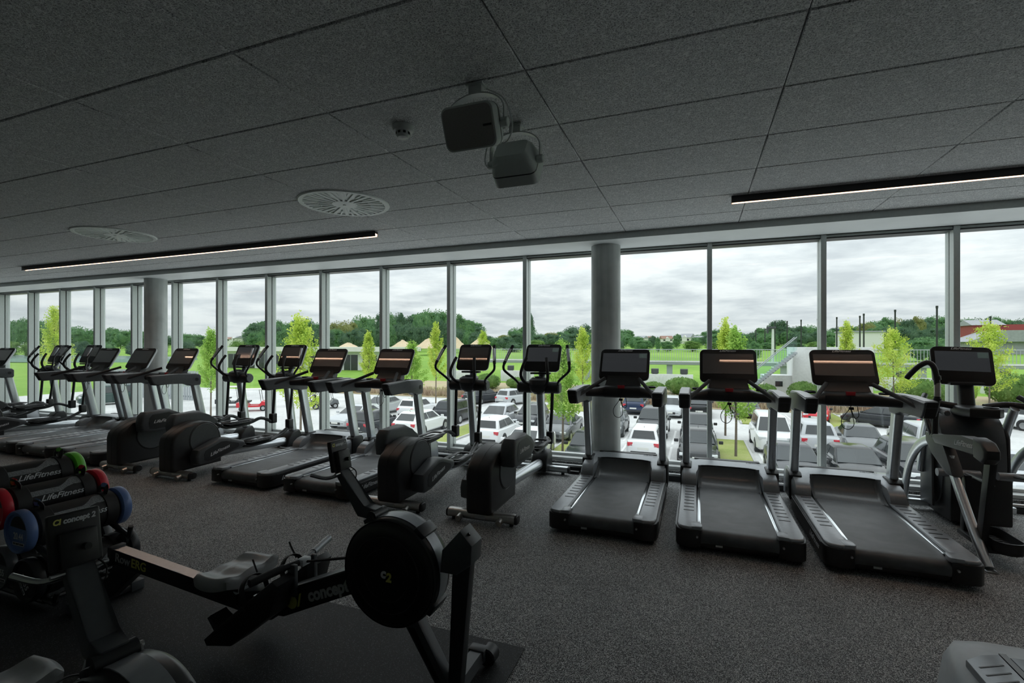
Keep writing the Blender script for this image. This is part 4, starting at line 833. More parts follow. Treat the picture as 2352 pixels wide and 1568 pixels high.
def make_car(style, paint):
    Lc, Wc, Hc, zb, zn, yrb, yrr, yfr, yfb, zt = ST[style]; hl, hw = Lc / 2, Wc / 2
    c = thing('car', (0, 0, 0), 'car', 'car', 'parked cars'); pm_ = 'paint_' + paint
    def body(bm):
        st = [(-hl, .42, .80, zt * .78), (-hl + .04, .30, .88, zt * .9), (-hl + .18, .24, .96, zt), (yrb + .12, .2, .99, max(zb, zt)), (-.6, .2, 1.0, zb), (.4, .2, 1.0, zb), (yfb, .2, 1.0, zb), (yfb + .45, .2, .985, zb * .45 + zn * .55 + .03), (hl - .28, .22, .95, zn + .02), (hl - .08, .27, .86, zn * .90), (hl, .38, .74, zn * .72)]
        rings = []
        for y, z0, k, z1 in st:
            w = hw * k; zm = z0 + (z1 - z0) * .55
            half = [(w * .86, z0), (w * .985, z0 + .10), (w, zm), (w * .95, z1 - .07), (w * .86, z1 - .005), (w * .4, z1 + .02)]
            rings.append([Vector((x, y, z)) for x, z in half] + [Vector((-x, y, z)) for x, z in half[::-1]])
        loft(bm, rings)
    bo = part('body', pm_, c, body, ang=32)
    wb, wr = hw * .90, hw * .70
    cor = {'fb': (wb, yfb, zb), 'rb': (wb * .97, yrb, max(zb, zt) - .02), 'fr': (wr, yfr, Hc - .05), 'rr': (wr * .97, yrr, Hc - .08)}
    def house(bm):
        r0 = [Vector((sx * cor[k][0], cor[k][1], cor[k][2] - .03)) for k, sx in (('fb', 1), ('fb', -1), ('rb', -1), ('rb', 1))]
        r1 = [Vector((sx * cor[k][0], cor[k][1], cor[k][2])) for k, sx in (('fr', 1), ('fr', -1), ('rr', -1), ('rr', 1))]
        r2 = [Vector((p.x * .84, p.y + (-.16 if p.y > 0 else .16), Hc)) for p in r1]
        loft(bm, [r0, r1, r2]); bev(bm, [e for e in bm.edges], .06, 3)
    part('cabin', pm_, c, house)
    def quad(bm, A, B, Cc, D, i0, i1, j0, j1, off=.012):
        def q(u, v): return (A * (1 - u) + B * u) * (1 - v) + (D * (1 - u) + Cc * u) * v
        n = (B - A).cross(D - A).normalized(); ctr = Vector((0, 0, 1))
        if n.dot((A + Cc) / 2 - ctr) < 0: n = -n
        p = [q(i0, j0), q(i1, j0), q(i1, j1), q(i0, j1)]
        v0 = [bm.verts.new(x + n * off) for x in p]; v1 = [bm.verts.new(x - n * .01) for x in p]
        bm.faces.new(v0); bm.faces.new(v1[::-1])
        for k in range(4): bm.faces.new([v0[k], v0[(k + 1) % 4], v1[(k + 1) % 4], v1[k]])
    V = {k: Vector(p) for k, p in cor.items()}; VM = {k: Vector((-p[0], p[1], p[2])) for k, p in cor.items()}
    part('windscreen', 'car_glass', c, lambda bm: quad(bm, VM['fb'], V['fb'], V['fr'], VM['fr'], .05, .95, .05, .93))
    part('rear_window', 'car_glass', c, lambda bm: quad(bm, VM['rb'], V['rb'], V['rr'], VM['rr'], .10, .90, .16, .90))
    for S in (V, VM):
        part('side_window', 'car_glass', c, lambda bm: quad(bm, S['rb'], S['fb'], S['fr'], S['rr'], .10, .50, .10, .88))
        part('side_window', 'car_glass', c, lambda bm: quad(bm, S['rb'], S['fb'], S['fr'], S['rr'], .53, .90, .10, .88))
    rw = .33 if style in ('suv', 'van') else .30
    for s in (-1, 1):
        for y in (-hl * .58, hl * .60):
            wh = part('wheel', 'tyre', c, lambda bm: cyl(bm, (s * (hw - .20), y, rw), (s * (hw + .012), y, rw), rw, 22, b=.03))
            part('rim', 'alloy', wh, lambda bm: cyl(bm, (s * (hw - .02), y, rw), (s * (hw + .018), y, rw), rw * .66, 16, b=.015))
            part('wheel_arch', 'trim_black', c, lambda bm: cyl(bm, (s * (hw - .22), y, rw + .02), (s * (hw + .004), y, rw + .02), rw + .055, 22))
        part('tail_light', 'tail_red', c, lambda bm: box(bm, s * hw * .74 - .13, s * hw * .74 + .13, -hl + .0, -hl + .14, zt * .68, zt * .88, .02))
        part('headlight', 'head_clear', c, lambda bm: box(bm, s * hw * .70 - .17, s * hw * .70 + .17, hl - .22, hl - .045, zn * .76, zn * .93, .02))
        part('wing_mirror', pm_ if paint in ('white', 'silver', 'grey') else 'trim_black', c, lambda bm: box(bm, s * (hw + .08) - .10, s * (hw + .08) + .10, yfb - .25, yfb - .13, zb + .0, zb + .15, .03))
    part('front_grille', 'trim_black', c, lambda bm: box(bm, -hw * .5, hw * .5, hl - .10, hl + .008, .36, zn * .74, .02))
    part('rear_bumper', 'trim_black', c, lambda bm: box(bm, -hw * .72, hw * .72, -hl - .012, -hl + .1, .28, .42, .03))
    part('number_plate', 'plate', c, lambda bm: box(bm, -.26, .26, hl + .002, hl + .018, .42, .53))
    part('number_plate', 'plate', c, lambda bm: box(bm, -.26, .26, -hl - .018, -hl + .05, .50, .61))
    part('aerial', 'trim_black', c, lambda bm: cyl(bm, (0, yrr + .2, Hc - .01), (0, yrr + .1, Hc + .09), .012, 6, .004))
    return c
CARS = {}
def car(style, paint, x, y, label, front=False, rz=0.):
    k = (style, paint)
    if k not in CARS: CARS[k] = make_car(style, paint); o = CARS[k]
    else: o = copy_tree(CARS[k])
    o.location = (x, y, ZG); o.rotation_euler.z = R(rz) + (math.pi if front else 0); tag(o, label); return o
car('hatch', 'white', -2.45, 26.1, 'small white hatchback seen from behind, right of the concrete column')
car('sedan', 'black', .05, 25.7, 'black car facing the building, beside the narrow tree strip', True)
car('suv', 'dark', -2.6, 31.9, 'dark car facing the white hatchback by the concrete column', True)
car('sedan', 'dark', .0, 31.6, 'dark car parked right behind the black car that faces the building', True)
car('sedan', 'dark', 3.75, 23.2, 'dark car nearest the glass between the two right treadmills', True)
car('van', 'white', 3.75, 29.8, 'white van facing the building beside the young tree', True)
car('suv', 'silver', 5.75, 30.3, 'silver car seen from behind, next to the white van')
car('sedan', 'black', 5.95, 23.6, 'black car close to the glass behind the right treadmill screen', True)
car('sedan', 'grey', 7.95, 30.2, 'grey saloon facing the building, right of the silver car rear', True, -6)
car('suv', 'dark', 8.2, 24.2, 'dark car near the glass left of the arc trainer', True)
car('suv', 'silver', 10.9, 31.3, 'silver car seen from behind through the arc trainer')
car('wagon', 'silver', 10.9, 24.4, 'light car nearest the glass right of the arc trainer', True)
car('wagon', 'white', 13.6, 25.0, 'white car at the right edge beyond the arc trainer', True)
car('hatch', 'red', 8.3, 41.8, 'bright red car in the far row', True, -14)
car('sedan', 'dark', 11.9, 40.3, 'long dark saloon parked slantwise beside the red car', False, 52)
car('suv', 'black', 15.6, 41.6, 'black off-roader with chrome wheels right of the dark saloon', True, 40)
car('van', 'black', 23.5, 42.6, 'tall black off-roader at the right edge in the far row', True, 65)
car('suv', 'white', 20.0, 43.0, 'white car with red tail lights in the far row at the right', False, 30)
car('sedan', 'black', .15, 42.0, 'black saloon seen from behind in the far row at the centre')
car('suv', 'blue', -4.8, 42.0, 'dark blue car seen from behind beside the concrete column in the far row')
car('wagon', 'silver', -2.0, 41.0, 'silver car in the far row between two dark cars', True)
car('wagon', 'grey', 3.6, 42.6, 'grey car in the far row behind the young tree')
car('hatch', 'dark', -4.85, 23.0, 'dark small car facing the glass just left of the concrete column', True)
car('hatch', 'grey', -5.0, 31.2, 'grey hatchback half hidden behind the concrete column', True)
car('sedan', 'grey', -7.75, 28.9, 'grey car facing the building behind a slim green tree', True)
car('sedan', 'white', -7.95, 23.0, 'white car facing the glass between the two nearest cross trainers', True)
car('hatch', 'white', -10.9, 26.3, 'white hatchback with red tail lights seen between two cross trainers')
car('wagon', 'silver', -12.9, 31.2, 'silver estate car facing the building in the middle row', True)
car('hatch', 'dark', -10.7, 31.9, 'dark small car facing the building beside the silver estate', True)
car('hatch', 'silver', -16.4, 43.4, 'small silver hatchback seen from behind in the far row', False, -18)
car('wagon', 'dark', -19.6, 43.6, 'dark estate car in the far row left of the small silver hatchback', False, -18)
car('suv', 'dark', -16.7, 32.3, 'dark car seen from behind with red lights, right of the white estate')
car('wagon', 'white', -16.6, 27.3, 'white estate car with roof bars seen from behind and the side')
car('hatch', 'white', -20.6, 33.2, 'white hatchback seen from behind beyond the white estate')
car('sedan', 'silver', -24.3, 33.6, 'silver car facing the building farther left beyond the treadmill post', True)
car('sedan', 'silver', -22.3, 28.0, 'pale silver saloon facing the building behind the middle treadmills', True)
car('hatch', 'dark', -19.3, 26.0, 'dark hatchback seen from behind in front of the pale saloon')
car('van', 'green', -52.5, 29.5, 'dark green off-roader on the drive at the far left', True, -20)
# golf buggies on the drive
def buggy(loc, rz, paint, label):
    b = thing('golf_buggy', loc, label, 'golf buggy', 'golf buggies on the drive', rz)
    part('chassis', paint, b, lambda bm: prism(bm, [(-1.2, .35), (-1.2, .75), (-.5, .80), (-.3, .45), (.5, .45), (.75, .85), (1.1, .75), (1.2, .35)], -.58, .58, 'x', .05))
    part('seat', 'trim_black', b, lambda bm: (box(bm, -.5, .5, -.75, -.15, .75, .88, .03), box(bm, -.5, .5, -.85, -.72, .8, 1.25, .03)))
    part('roof', 'line_paint', b, lambda bm: box(bm, -.6, .6, -1.05, .75, 1.82, 1.88, .02))
    for s in (-1, 1):
        part('roof_post', 'trim_black', b, lambda bm: cyl(bm, (s * .52, .70, .8), (s * .52, .55, 1.84), .02, 8)); part('roof_post', 'trim_black', b, lambda bm: cyl(bm, (s * .52, -.9, .75), (s * .52, -.95, 1.84), .02, 8))
        for y in (-.75, .85):
            wh = part('wheel', 'tyre', b, lambda bm: cyl(bm, (s * .40, y, .25), (s * .62, y, .25), .25, 18, b=.03)); part('rim', 'alloy', wh, lambda bm: cyl(bm, (s * .58, y, .25), (s * .628, y, .25), .14, 14))
    return b
buggy((-35.6, 31.0, ZG), R(-50), 'paint_red', 'red golf buggy with a pale roof on the drive'); buggy((-39.6, 32.2, ZG), R(-60), 'paint_dark', 'dark golf buggy with a pale roof left of the red one'); buggy((-31.0, 34.4, ZG), R(-40), 'paint_grey', 'grey golf buggy with a pale roof right of the red one')

# ------------------------------------------------------------------ outside: trees and plants
def quads_mesh(name, m, pts, size, base=None, seed=0, flat=0):
    rnd = random.Random(seed); vs, fs = [], []
    if base: vs += base[0]; fs += base[1]
    for p in pts:
        s = size * rnd.uniform(.6, 1.3); a = Vector((rnd.gauss(0, 1), rnd.gauss(0, 1), rnd.gauss(0, 1))).normalized(); b = a.orthogonal().normalized(); cc = a.cross(b); k = len(vs)
        ph = rnd.uniform(0, 6.28); b, cc = b * math.cos(ph) + cc * math.sin(ph), cc * math.cos(ph) - b * math.sin(ph)
        vs += [p - b * s, p + cc * s * .55 + a * s * .15, p + b * s, p - cc * s * .55 + a * s * .15]; fs.append((k, k + 1, k + 2, k + 3))
    me = bpy.data.meshes.new(name); me.from_pydata([tuple(v) for v in vs], [], fs); me.materials.append(MT[m]); me.polygons.foreach_set('use_smooth', [True] * len(me.polygons)); return me
def blob_base(blobs, seed, k=.86):
    vs, fs = [], []; rnd = random.Random(seed)
    for c, r in blobs:
        bm = bmesh.new(); bmesh.ops.create_icosphere(bm, subdivisions=2, radius=1); o = len(vs); bm.verts.index_update()
        for v in bm.verts: d = v.co.normalized(); vs.append(Vector(c) + Vector((d.x * r[0], d.y * r[1], d.z * r[2])) * k * rnd.uniform(.86, 1.06))
        for f in bm.faces: fs.append(tuple(o + v.index for v in f.verts))
        bm.free()
    return vs, fs
def surf_pts(blobs, n, rnd, lo=.8, hi=1.06):
    out = []; tot = sum(r[0] * r[2] for _, r in blobs)
    for c, r in blobs:
        for _ in range(int(n * r[0] * r[2] / tot)):
            d = Vector((rnd.gauss(0, 1), rnd.gauss(0, 1), rnd.gauss(0, 1))).normalized() * rnd.uniform(lo, hi); out.append(Vector(c) + Vector((d.x * r[0], d.y * r[1], d.z * r[2])))
    return out
FAR = {}
def far_crown(mtl, v):
    k = (mtl, v)
    if k in FAR: return FAR[k]
    rnd = random.Random(v * 17 + 3); bl = [((0, 0, .55), (.42, .42, .42))]
    for _ in range(16):
        a = rnd.uniform(0, 6.28); zz = rnd.uniform(.20, .90); q = .40 * math.sqrt(max(0, 1 - ((zz - .5) / .48) ** 2)) * rnd.uniform(.6, .95); bl.append(((q * math.cos(a), q * math.sin(a), zz), tuple([rnd.uniform(.10, .18)] * 2 + [rnd.uniform(.07, .13)])))
    FAR[k] = quads_mesh('crown', mtl, surf_pts(bl, 3200, rnd, .85, 1.22), .030, blob_base(bl, v, .86), v); return FAR[k]
trunk_far = None
def far_tree(u, vtop, t, wpx, mtl, v, label, vbase=None):
    global trunk_far
    d = ray(u, HY); x, y = d.x * t, d.y * t; z0 = gh(y) - .2 if vbase is None else H - (vbase - HY) / F * t; zt = H - (vtop - HY) / F * t; hgt = max(2.0, zt - z0); w = wpx / F * t
    o = thing('tree', (x, y, z0), label, 'tree', 'trees beyond the lawn', rz=random.uniform(0, 6.28))
    c = link('crown', far_crown(mtl, v), o); c.scale = (w / .95, w / .95, hgt)
    if trunk_far is None:
        bm = bmesh.new(); cyl(bm, (0, 0, 0), (0, 0, .5), .03, 8, .02); trunk_far = finish(bm, 'trunk', 'bark')
    tk = link('trunk', trunk_far, o); tk.scale = (w * .8, w * .8, hgt); return o
SKY_L = [(0, 745), (60, 727), (100, 730), (150, 750), (300, 753), (330, 760), (400, 772), (430, 764), (470, 775), (500, 766), (530, 778), (575, 745), (600, 737), (650, 735), (700, 730), (740, 740), (780, 742), (830, 727), (870, 720), (900, 720), (950, 723), (1000, 711), (1030, 714), (1060, 728), (1090, 740), (1112, 768), (1150, 773), (1180, 757), (1215, 745), (1240, 762), (1290, 755), (1340, 745), (1360, 757), (1430, 757), (1462, 770), (1500, 778), (1580, 777), (1610, 765), (1650, 756), (1700, 760), (1760, 755), (1790, 738), (1820, 752), (1880, 745), (1905, 757), (1950, 748), (1985, 740), (2020, 728), (2050, 726), (2090, 731), (2150, 727), (2200, 730), (2260, 727), (2380, 732)]
def sky_v(u):
    for (a, b), (c, d) in zip(SKY_L[:-1], SKY_L[1:]):
        if u <= c: return b + (d - b) * (u - a) / (c - a)
    return 735
rnd = random.Random(11); u = 12; LBL = {'leaf_forest': 'mid green', 'leaf_dark': 'dark green', 'leaf_olive': 'olive green'}
SH = ['round-topped', 'broad', 'uneven']; nt_ = 0
def ordinal(n): return '%d%s' % (n, 'th' if 10 < n % 100 < 20 else {1: 'st', 2: 'nd', 3: 'rd'}.get(n % 10, 'th'))
while u < 2370:
    w = rnd.uniform(30, 48); mtl = rnd.choices(['leaf_forest', 'leaf_dark', 'leaf_olive'], [6, 5, 1])[0]
    if u < 330: mtl = 'leaf_forest'
    if 740 < u < 800: mtl = 'leaf_olive'
    v = sky_v(u); s_ = rnd.randrange(3); t = (226, 250, 274, 298)[nt_ % 4] * (1.0 if u > 600 else 1.12)
    if not (505 < u < 560) and not (1470 < u < 1580):
        nt_ += 1
        far_tree(u, v + rnd.uniform(-2, 8), t, w, mtl, s_, '%s %s tree, %s from the left in the tree line behind the lawn' % (SH[s_], LBL[mtl], ordinal(nt_)))
        if u > 560: far_tree(u, v + (778 - v) * rnd.uniform(.35, .6), (204, 184, 164)[nt_ % 3], w * .9, rnd.choice(['leaf_forest', 'leaf_dark']), (s_ + 1) % 3, 'lower tree in front of the %s tree of the line' % ordinal(nt_))
    u += w * rnd.uniform(.50, .66)
nb_ = 0
for u in range(20, 2360, 58):
    if 700 < u < 870 or 880 < u < 1140: continue
    nb_ += 1; far_tree(u + rnd.uniform(-8, 8), 784 + rnd.uniform(-4, 3), 148, rnd.uniform(30, 48), rnd.choice(['leaf_forest', 'leaf_hedge', 'leaf_dark']), rnd.randrange(3), 'low leafy bush at the far edge of the lawn, %s from the left' % ordinal(nb_))
for (u, vt, w, t, m_) in ((1215, 722, 26, 200, 'leaf_dark'), (1787, 738, 52, 190, 'leaf_dark'), (1735, 785, 30, 100, 'leaf_forest'), (1498, 772, 20, 170, 'leaf_dark'), (1511, 775, 14, 140, 'leaf_forest'), (1555, 768, 22, 175, 'leaf_forest'), (604, 740, 70, 372, 'leaf_forest'), (980, 720, 90, 340, 'leaf_forest'), (1075, 738, 80, 335, 'leaf_forest'), (2135, 776, 90, 90, 'leaf_forest')):
    far_tree(u, vt, t, w, m_, 1, {1215: 'thin tall tree standing above the line left of the column', 1787: 'big dark round tree among the net poles', 1735: 'small dark tree on the lawn by the walkway railing', 1498: 'small dark tree in front of the white houses', 1511: 'smaller green tree in front of the white houses', 1555: 'green tree right of the white houses', 604: 'large green tree at the left end of the wood', 980: 'tall broad tree at the top of the wood', 1075: 'large green tree at the right end of the wood', 2135: 'wide green bush on the slope right of the concrete tower'}[u])
# young bright trees by the building and the car park
NEAR = {}
def near_crown(mtl, v, hgt, w):
    rnd = random.Random(v * 31 + 5); pts = []
    nb = 26
    for k in range(nb):
        f = k / (nb - 1); z = .30 + .62 * f; a = k * 2.4 + rnd.uniform(-.4, .4); ln = (.50 * (1 - f) ** .7 + .06) * rnd.uniform(.6, 1.15)
        for _ in range(240):
            s = rnd.uniform(.1, 1) ** .7
            q = Vector((math.cos(a) * ln * s, math.sin(a) * ln * s, z + .16 * s + (rnd.gauss(0, .022)))) + Vector((rnd.gauss(0, .045), rnd.gauss(0, .045), 0)); pts.append(Vector((q.x * w, q.y * w, q.z * hgt)))
    for _ in range(160): pts.append(Vector((rnd.gauss(0, .03) * w, rnd.gauss(0, .03) * w, rnd.uniform(.85, 1.05) * hgt)))
    return quads_mesh('crown', mtl, pts, .068, None, v)
def near_tree(u, vtop, t, wpx, mtl, v, label, zb=None):
    d = ray(u, HY); x, y = d.x * t, d.y * t; z0 = gh(y) if zb is None else zb; hgt = (H - (vtop - HY) / F * t - z0) / 1.02; w = wpx / F * t / .95
    o = thing('young_tree', (x, y, z0), label, 'tree', 'young bright trees round the car park'); link('crown', near_crown(mtl, v, hgt, w), o)
    part('trunk', 'bark', o, lambda bm: tube(bm, [(0, 0, -.05), (.02, .01, hgt * .4), (-.02, .02, hgt * .75), (0, 0, hgt * .97)], .065, 8, 3, r1=.012))
    def br(bm):
        rr = random.Random(v)
        for k in range(9):
            a = k * 2.4; z = hgt * (.32 + .06 * k); tube(bm, [(0, 0, z), (math.cos(a) * w * .12, math.sin(a) * w * .12, z + hgt * .04), (math.cos(a) * w * .3 * (1 - k / 14), math.sin(a) * w * .3 * (1 - k / 14), z + hgt * .13)], .02, 5, r1=.006)
    part('branches', 'bark', o, br)['kind'] = 'stuff'; return o
near_tree(125, 716, 44, 66, 'leaf_lime', 1, 'bright yellow-green young tree at the far left behind the cross trainers')
near_tree(484, 768, 38, 62, 'leaf_green', 2, 'light green young tree between the far column and the cross trainers')
near_tree(690, 742, 26, 122, 'leaf_lime', 3, 'large bright green tree close to the glass behind the middle treadmill')
near_tree(846, 772, 46, 46, 'leaf_lime', 4, 'slim bright green tree between the two middle treadmill screens')
near_tree(946, 795, 40, 72, 'leaf_green', 5, 'bright green tree right of the middle treadmills')
near_tree(1001, 752, 47, 44, 'leaf_lime', 6, 'slender pointed yellow-green tree left of the window post')
near_tree(1292, 800, 25, 88, 'leaf_green', 7, 'leafy green tree with pale trunk in the grass strip by the cross trainer')
near_tree(1338, 764, 44, 62, 'leaf_lime', 8, 'yellow-green tree just left of the concrete column')
near_tree(1690, 770, 24, 90, 'leaf_green', 9, 'small round green tree in the grass strip below the middle screen')
near_tree(1666, 752, 30, 66, 'leaf_lime', 10, 'yellow-green tree behind the small round tree in the strip')
near_tree(1946, 750, 40, 54, 'leaf_lime', 11, 'thin yellow-green tree behind the right treadmill screen')
near_tree(2052, 768, 37, 104, 'leaf_lime', 12, 'bushy yellow-green tree between the right treadmill and the arc trainer')
near_tree(2272, 752, 36, 108, 'leaf_lime', 13, 'bushy yellow-green tree right of the arc trainer screen')
near_tree(1110, 765, 75, 40, 'leaf_lime', 14, 'small yellow-green tree beyond the walkway behind the cross trainer')
# clipped bushes and the planted bank
hb = {}
def bush(u, v, t, wpx, hpx, label, mtl='leaf_hedge', i=0):
    d = ray(u, HY); x, y = d.x * t, d.y * t; w, h = wpx / F * t / 2, hpx / F * t
    if (mtl, i) not in hb:
        r_ = random.Random(i + 40); bl = [((0, 0, .50), (1, .8, .50))]; hb[(mtl, i)] = quads_mesh('foliage', mtl, surf_pts(bl, 1500, r_, .95, 1.03), .05, blob_base(bl, i, .97), i)
    z0 = gh(y); h = max(h, (H - (v - hpx - HY) / F * t - z0) / 1.0)
    o = thing('clipped_bush', (x, y, z0), label, 'bush', 'clipped bushes on the bank'); f = link('foliage', hb[(mtl, i)], o); f.scale = (w, w, h)
    part('stem', 'bark', o, lambda bm: cyl(bm, (0, 0, 0), (0, 0, h * .5), .06, 6)); return o
for k, (u, v, w, h, lab) in enumerate(((1566, 892, 72, 26, 'large domed green bush beside the low white wall'), (1502, 894, 50, 18, 'low domed bush left of the large one by the white wall'), (1455, 896, 34, 16, 'small bush under the leftmost of three treadmill screens'), (1845, 900, 66, 24, 'domed green bush below the right treadmill screen'), (1760, 897, 50, 16, 'low bush beside the foot of the outdoor stair'), (2118, 905, 110, 34, 'wide low bush left of the arc trainer mast'), (2330, 905, 100, 46, 'large dark bush at the right edge'), (1120, 880, 60, 22, 'domed bush between the two nearest cross trainer screens'), (1188, 884, 52, 18, 'low bush behind the nearest cross trainer'), (1235, 884, 44, 20, 'small domed bush right of the nearest cross trainer screen'), (2212, 900, 50, 36, 'light green bush behind the arc trainer mast'), (640, 900, 60, 40, 'rough green bush beside the white pavilion'))):
    bush(u, v, ((51.8, 51.2)[k % 2] if k not in (3, 4) else (48.4, 49.2)[k % 2]) / ray(u, HY).y, w, h, lab, 'leaf_hedge' if k != 10 else 'leaf_green', k % 2)
def tufts():
    rnd = random.Random(5); vs, fs = [], []
    for _ in range(16000):
        x = rnd.uniform(-46, 34); y = rnd.uniform(46.4, 48.6); z = gh(y); h = rnd.uniform(.35, .8); a = rnd.uniform(0, 6.28); dx, dy = math.cos(a) * .045, math.sin(a) * .045; lx, ly = rnd.gauss(0, .15), rnd.gauss(0, .15); k = len(vs)
        vs += [(x - dx, y - dy, z - .05), (x + dx, y + dy, z - .05), (x + lx + dx * .5, y + ly + dy * .5, z + h), (x + lx - dx * .5, y + ly - dy * .5, z + h * .9)]; fs.append((k, k + 1, k + 2, k + 3))
    me = bpy.data.meshes.new('bank_planting'); me.from_pydata(vs, [], fs); me.materials.append(MT['heather']); return me
tag(link('bank_planting', tufts()), 'straw-coloured grasses planted along the bank behind the car park', 'planting', kind='stuff')

# ------------------------------------------------------------------ outside: walkway, walls, stair tower
def P3(u, v, t): return at_t(u, v, t)
wy = 60.0
wk = thing('walkway', (0, wy, 0), 'raised steel walkway with vertical bar railing crossing the lawn', 'walkway')
xa, xb = at_y(1040, 820, wy).x, at_y(2420, 820, wy).x
part('deck_beam', 'galvanised', wk, lambda bm: box(bm, xa, xb, -.6, .6, -.55, -.12, .08))
part('deck_edge', 'white_concrete', wk, lambda bm: box(bm, xa, xb, -.72, -.6, -.22, -.05))
for u_, v_ in ((1350, 0), (1538, 0), (1800, 0), (1818, 0), (2090, 0), (2118, 0), (2300, 0)):
    x = at_y(u_, 820, wy).x; part('support_post', 'galvanised', wk, lambda bm: box(bm, x - .32, x + .32, -.15, .15, -2.7, -.5))
part('top_rail', 'galvanised', wk, lambda bm: cyl(bm, (xa, -.6, 1.25), (xb, -.6, 1.25), .04, 8))
bmn = bmesh.new(); box(bmn, -.022, .022, -.61, -.58, -.1, 1.25); bar_me = finish(bmn, 'railing_bar', 'galvanised')
nbar = 0; x = xa; restb = bmesh.new()
while x < xb:
    if nbar < 290: o = link('railing_bar', bar_me, wk); o.location.x = x
    else: box(restb, x - .022, x + .022, -.61, -.58, -.1, 1.25)
    nbar += 1; x += .27
if nbar > 290: tag(link('railing_bars', finish(restb, 'railing_bars', 'galvanised'), wk), kind='stuff')
else: restb.free()
def low_wall(u0, u1, v0, v1, t, label):
    y = t; a = at_y(u0, v0, y); b = at_y(u1, v1, y)
    tag(part('low_wall', 'white_concrete', None, lambda bm: box(bm, a.x, b.x, y, y + .3, gh(y) - .4, a.z, .02)), label, 'wall', 'low white walls on the bank'); return y, a.z
yw1, zw1 = low_wall(1425, 1592, 857, 857, 56.5, 'low white concrete wall behind the leftmost front treadmill screen')
yw2, zw2 = low_wall(2010, 2150, 866, 866, 56.5, 'low white concrete wall left of the arc trainer')
yw3, zw3 = low_wall(2255, 2345, 866, 866, 56.5, 'low white concrete wall at the right edge')
yw4, zw4 = low_wall(1150, 1225, 850, 850, 56, 'low white concrete wall between the nearest cross trainers')
yw5, zw5 = low_wall(1025, 1090, 850, 850, 56, 'low white concrete wall behind the second cross trainer')
for u_, y_, z_, lab in ((1504, yw1, zw1, 'black floodlight box on the white wall, left one'), (1571, yw1, zw1, 'black floodlight box on the white wall, right one'), (2072, yw2, zw2, 'black floodlight box on the wall behind the bushy tree'), (2310, yw3, zw3, 'black floodlight box on the wall at the right edge'), (1172, yw4, zw4, 'black floodlight box on the wall beside the nearest cross trainer'), (1328, 52, -1.5, 'black floodlight box behind the yellow-green tree')):
    x = at_y(u_, 850, y_).x; f = thing('floodlight', (x, y_ + .15, z_), lab, 'floodlight', 'floodlight boxes'); part('lamp_box', 'flood_black', f, lambda bm: prism(bm, [(-.14, .06), (-.10, .55), (.14, .62), (.14, .06)], -.40, .40, 'x', .02)); part('bracket', 'pole_black', f, lambda bm: box(bm, -.3, .3, -.05, .05, -.02, .1))
ty = 51.0; ta, tb = at_y(1822, 797, ty), at_y(2006, 797, ty)
tw = thing('stair_tower', (0, ty, 0), 'pale concrete stair tower behind the right treadmill screen', 'tower')
part('tower_wall', 'white_concrete', tw, lambda bm: box(bm, ta.x, tb.x, 0, 3.5, -3.6, ta.z, .03)); part('joint_line', 'galvanised', tw, lambda bm: box(bm, ta.x - .005, tb.x, -.008, 0, -1.95, -1.90))
part('low_annexe', 'white_concrete', tw, lambda bm: box(bm, at_y(1755, 860, ty).x, ta.x, .6, 3, -3.6, at_y(1755, 862, ty).z)); part('annexe_window', 'dark_glass', tw, lambda bm: box(bm, at_y(1783, 880, ty).x, at_y(1800, 880, ty).x, .55, .62, at_y(1783, 888, ty).z, at_y(1783, 876, ty).z))
sr = thing('outdoor_stair', (0, ty - .8, 0), 'outdoor metal stair with green glass railing left of the concrete tower', 'stair')
p0, p1 = at_y(1728, 886, ty - .8), at_y(1828, 806, ty - .8); ns = 18
bm = bmesh.new(); box(bm, -.22, .12, -.6, .6, -.20, 0); stp = finish(bm, 'step', 'galvanised')
for k in range(ns):
    o = link('step', stp, sr); f = (k + .5) / ns; o.location = (p0.x + (p1.x - p0.x) * f, 0, p0.z + (p1.z - p0.z) * f)
for yy in (-.6, .6):
    part('glass_railing', 'rail_glass', sr, lambda bm: prism(bm, [(p0.x, p0.z + .1), (p1.x, p1.z + .1), (p1.x, p1.z + 1.25), (p0.x, p0.z + 1.25)], yy - .01, yy + .01, 'y'))
    part('hand_rail', 'galvanised', sr, lambda bm: cyl(bm, (p0.x, yy, p0.z + 1.27), (p1.x, yy, p1.z + 1.27), .04, 8))
part('stringer', 'galvanised', sr, lambda bm: prism(bm, [(p0.x, p0.z - .35), (p1.x, p1.z - .35), (p1.x, p1.z - .12), (p0.x, p0.z - .12)], -.12, .12, 'y'))
# net poles round the driving range
for k, (u_, vt, vb, lab) in enumerate(((1736, 757, 790, 'first and thinnest'), (1757, 755, 790, 'second'), (1780, 738, 796, 'third'), (1808, 737, 792, 'fourth'), (1840, 734, 791, 'fifth'), (1878, 732, 792, 'sixth'), (1922, 728, 793, 'seventh'), (1975, 725, 793, 'eighth'), (1984, 720, 794, 'ninth'), (2056, 711, 798, 'tenth'), (2152, 702, 775, 'eleventh and tallest'), (2275, 726, 790, 'twelfth'))):
    t = 6.4 * F / (HY - vt) if k > 1 else 150
    p = at_t(u_, vt, t); zb_ = gh(p.y) - .5; pr = thing('net_pole', (p.x, p.y, zb_), 'black driving range net pole, %s counted from the left' % lab, 'pole', 'driving range net poles')
    part('shaft', 'pole_black', pr, lambda bm: cyl(bm, (0, 0, 0), (0, 0, p.z - zb_), .15, 10, .13)); part('cap', 'pole_black', pr, lambda bm: cyl(bm, (0, 0, p.z - zb_ - .4), (0, 0, p.z - zb_), .17, 10))
lp = thing('lamp_post', tuple(at_t(1775, 826, 66)), 'white lamp post with a square floodlight beside the outdoor stair', 'lamp post')
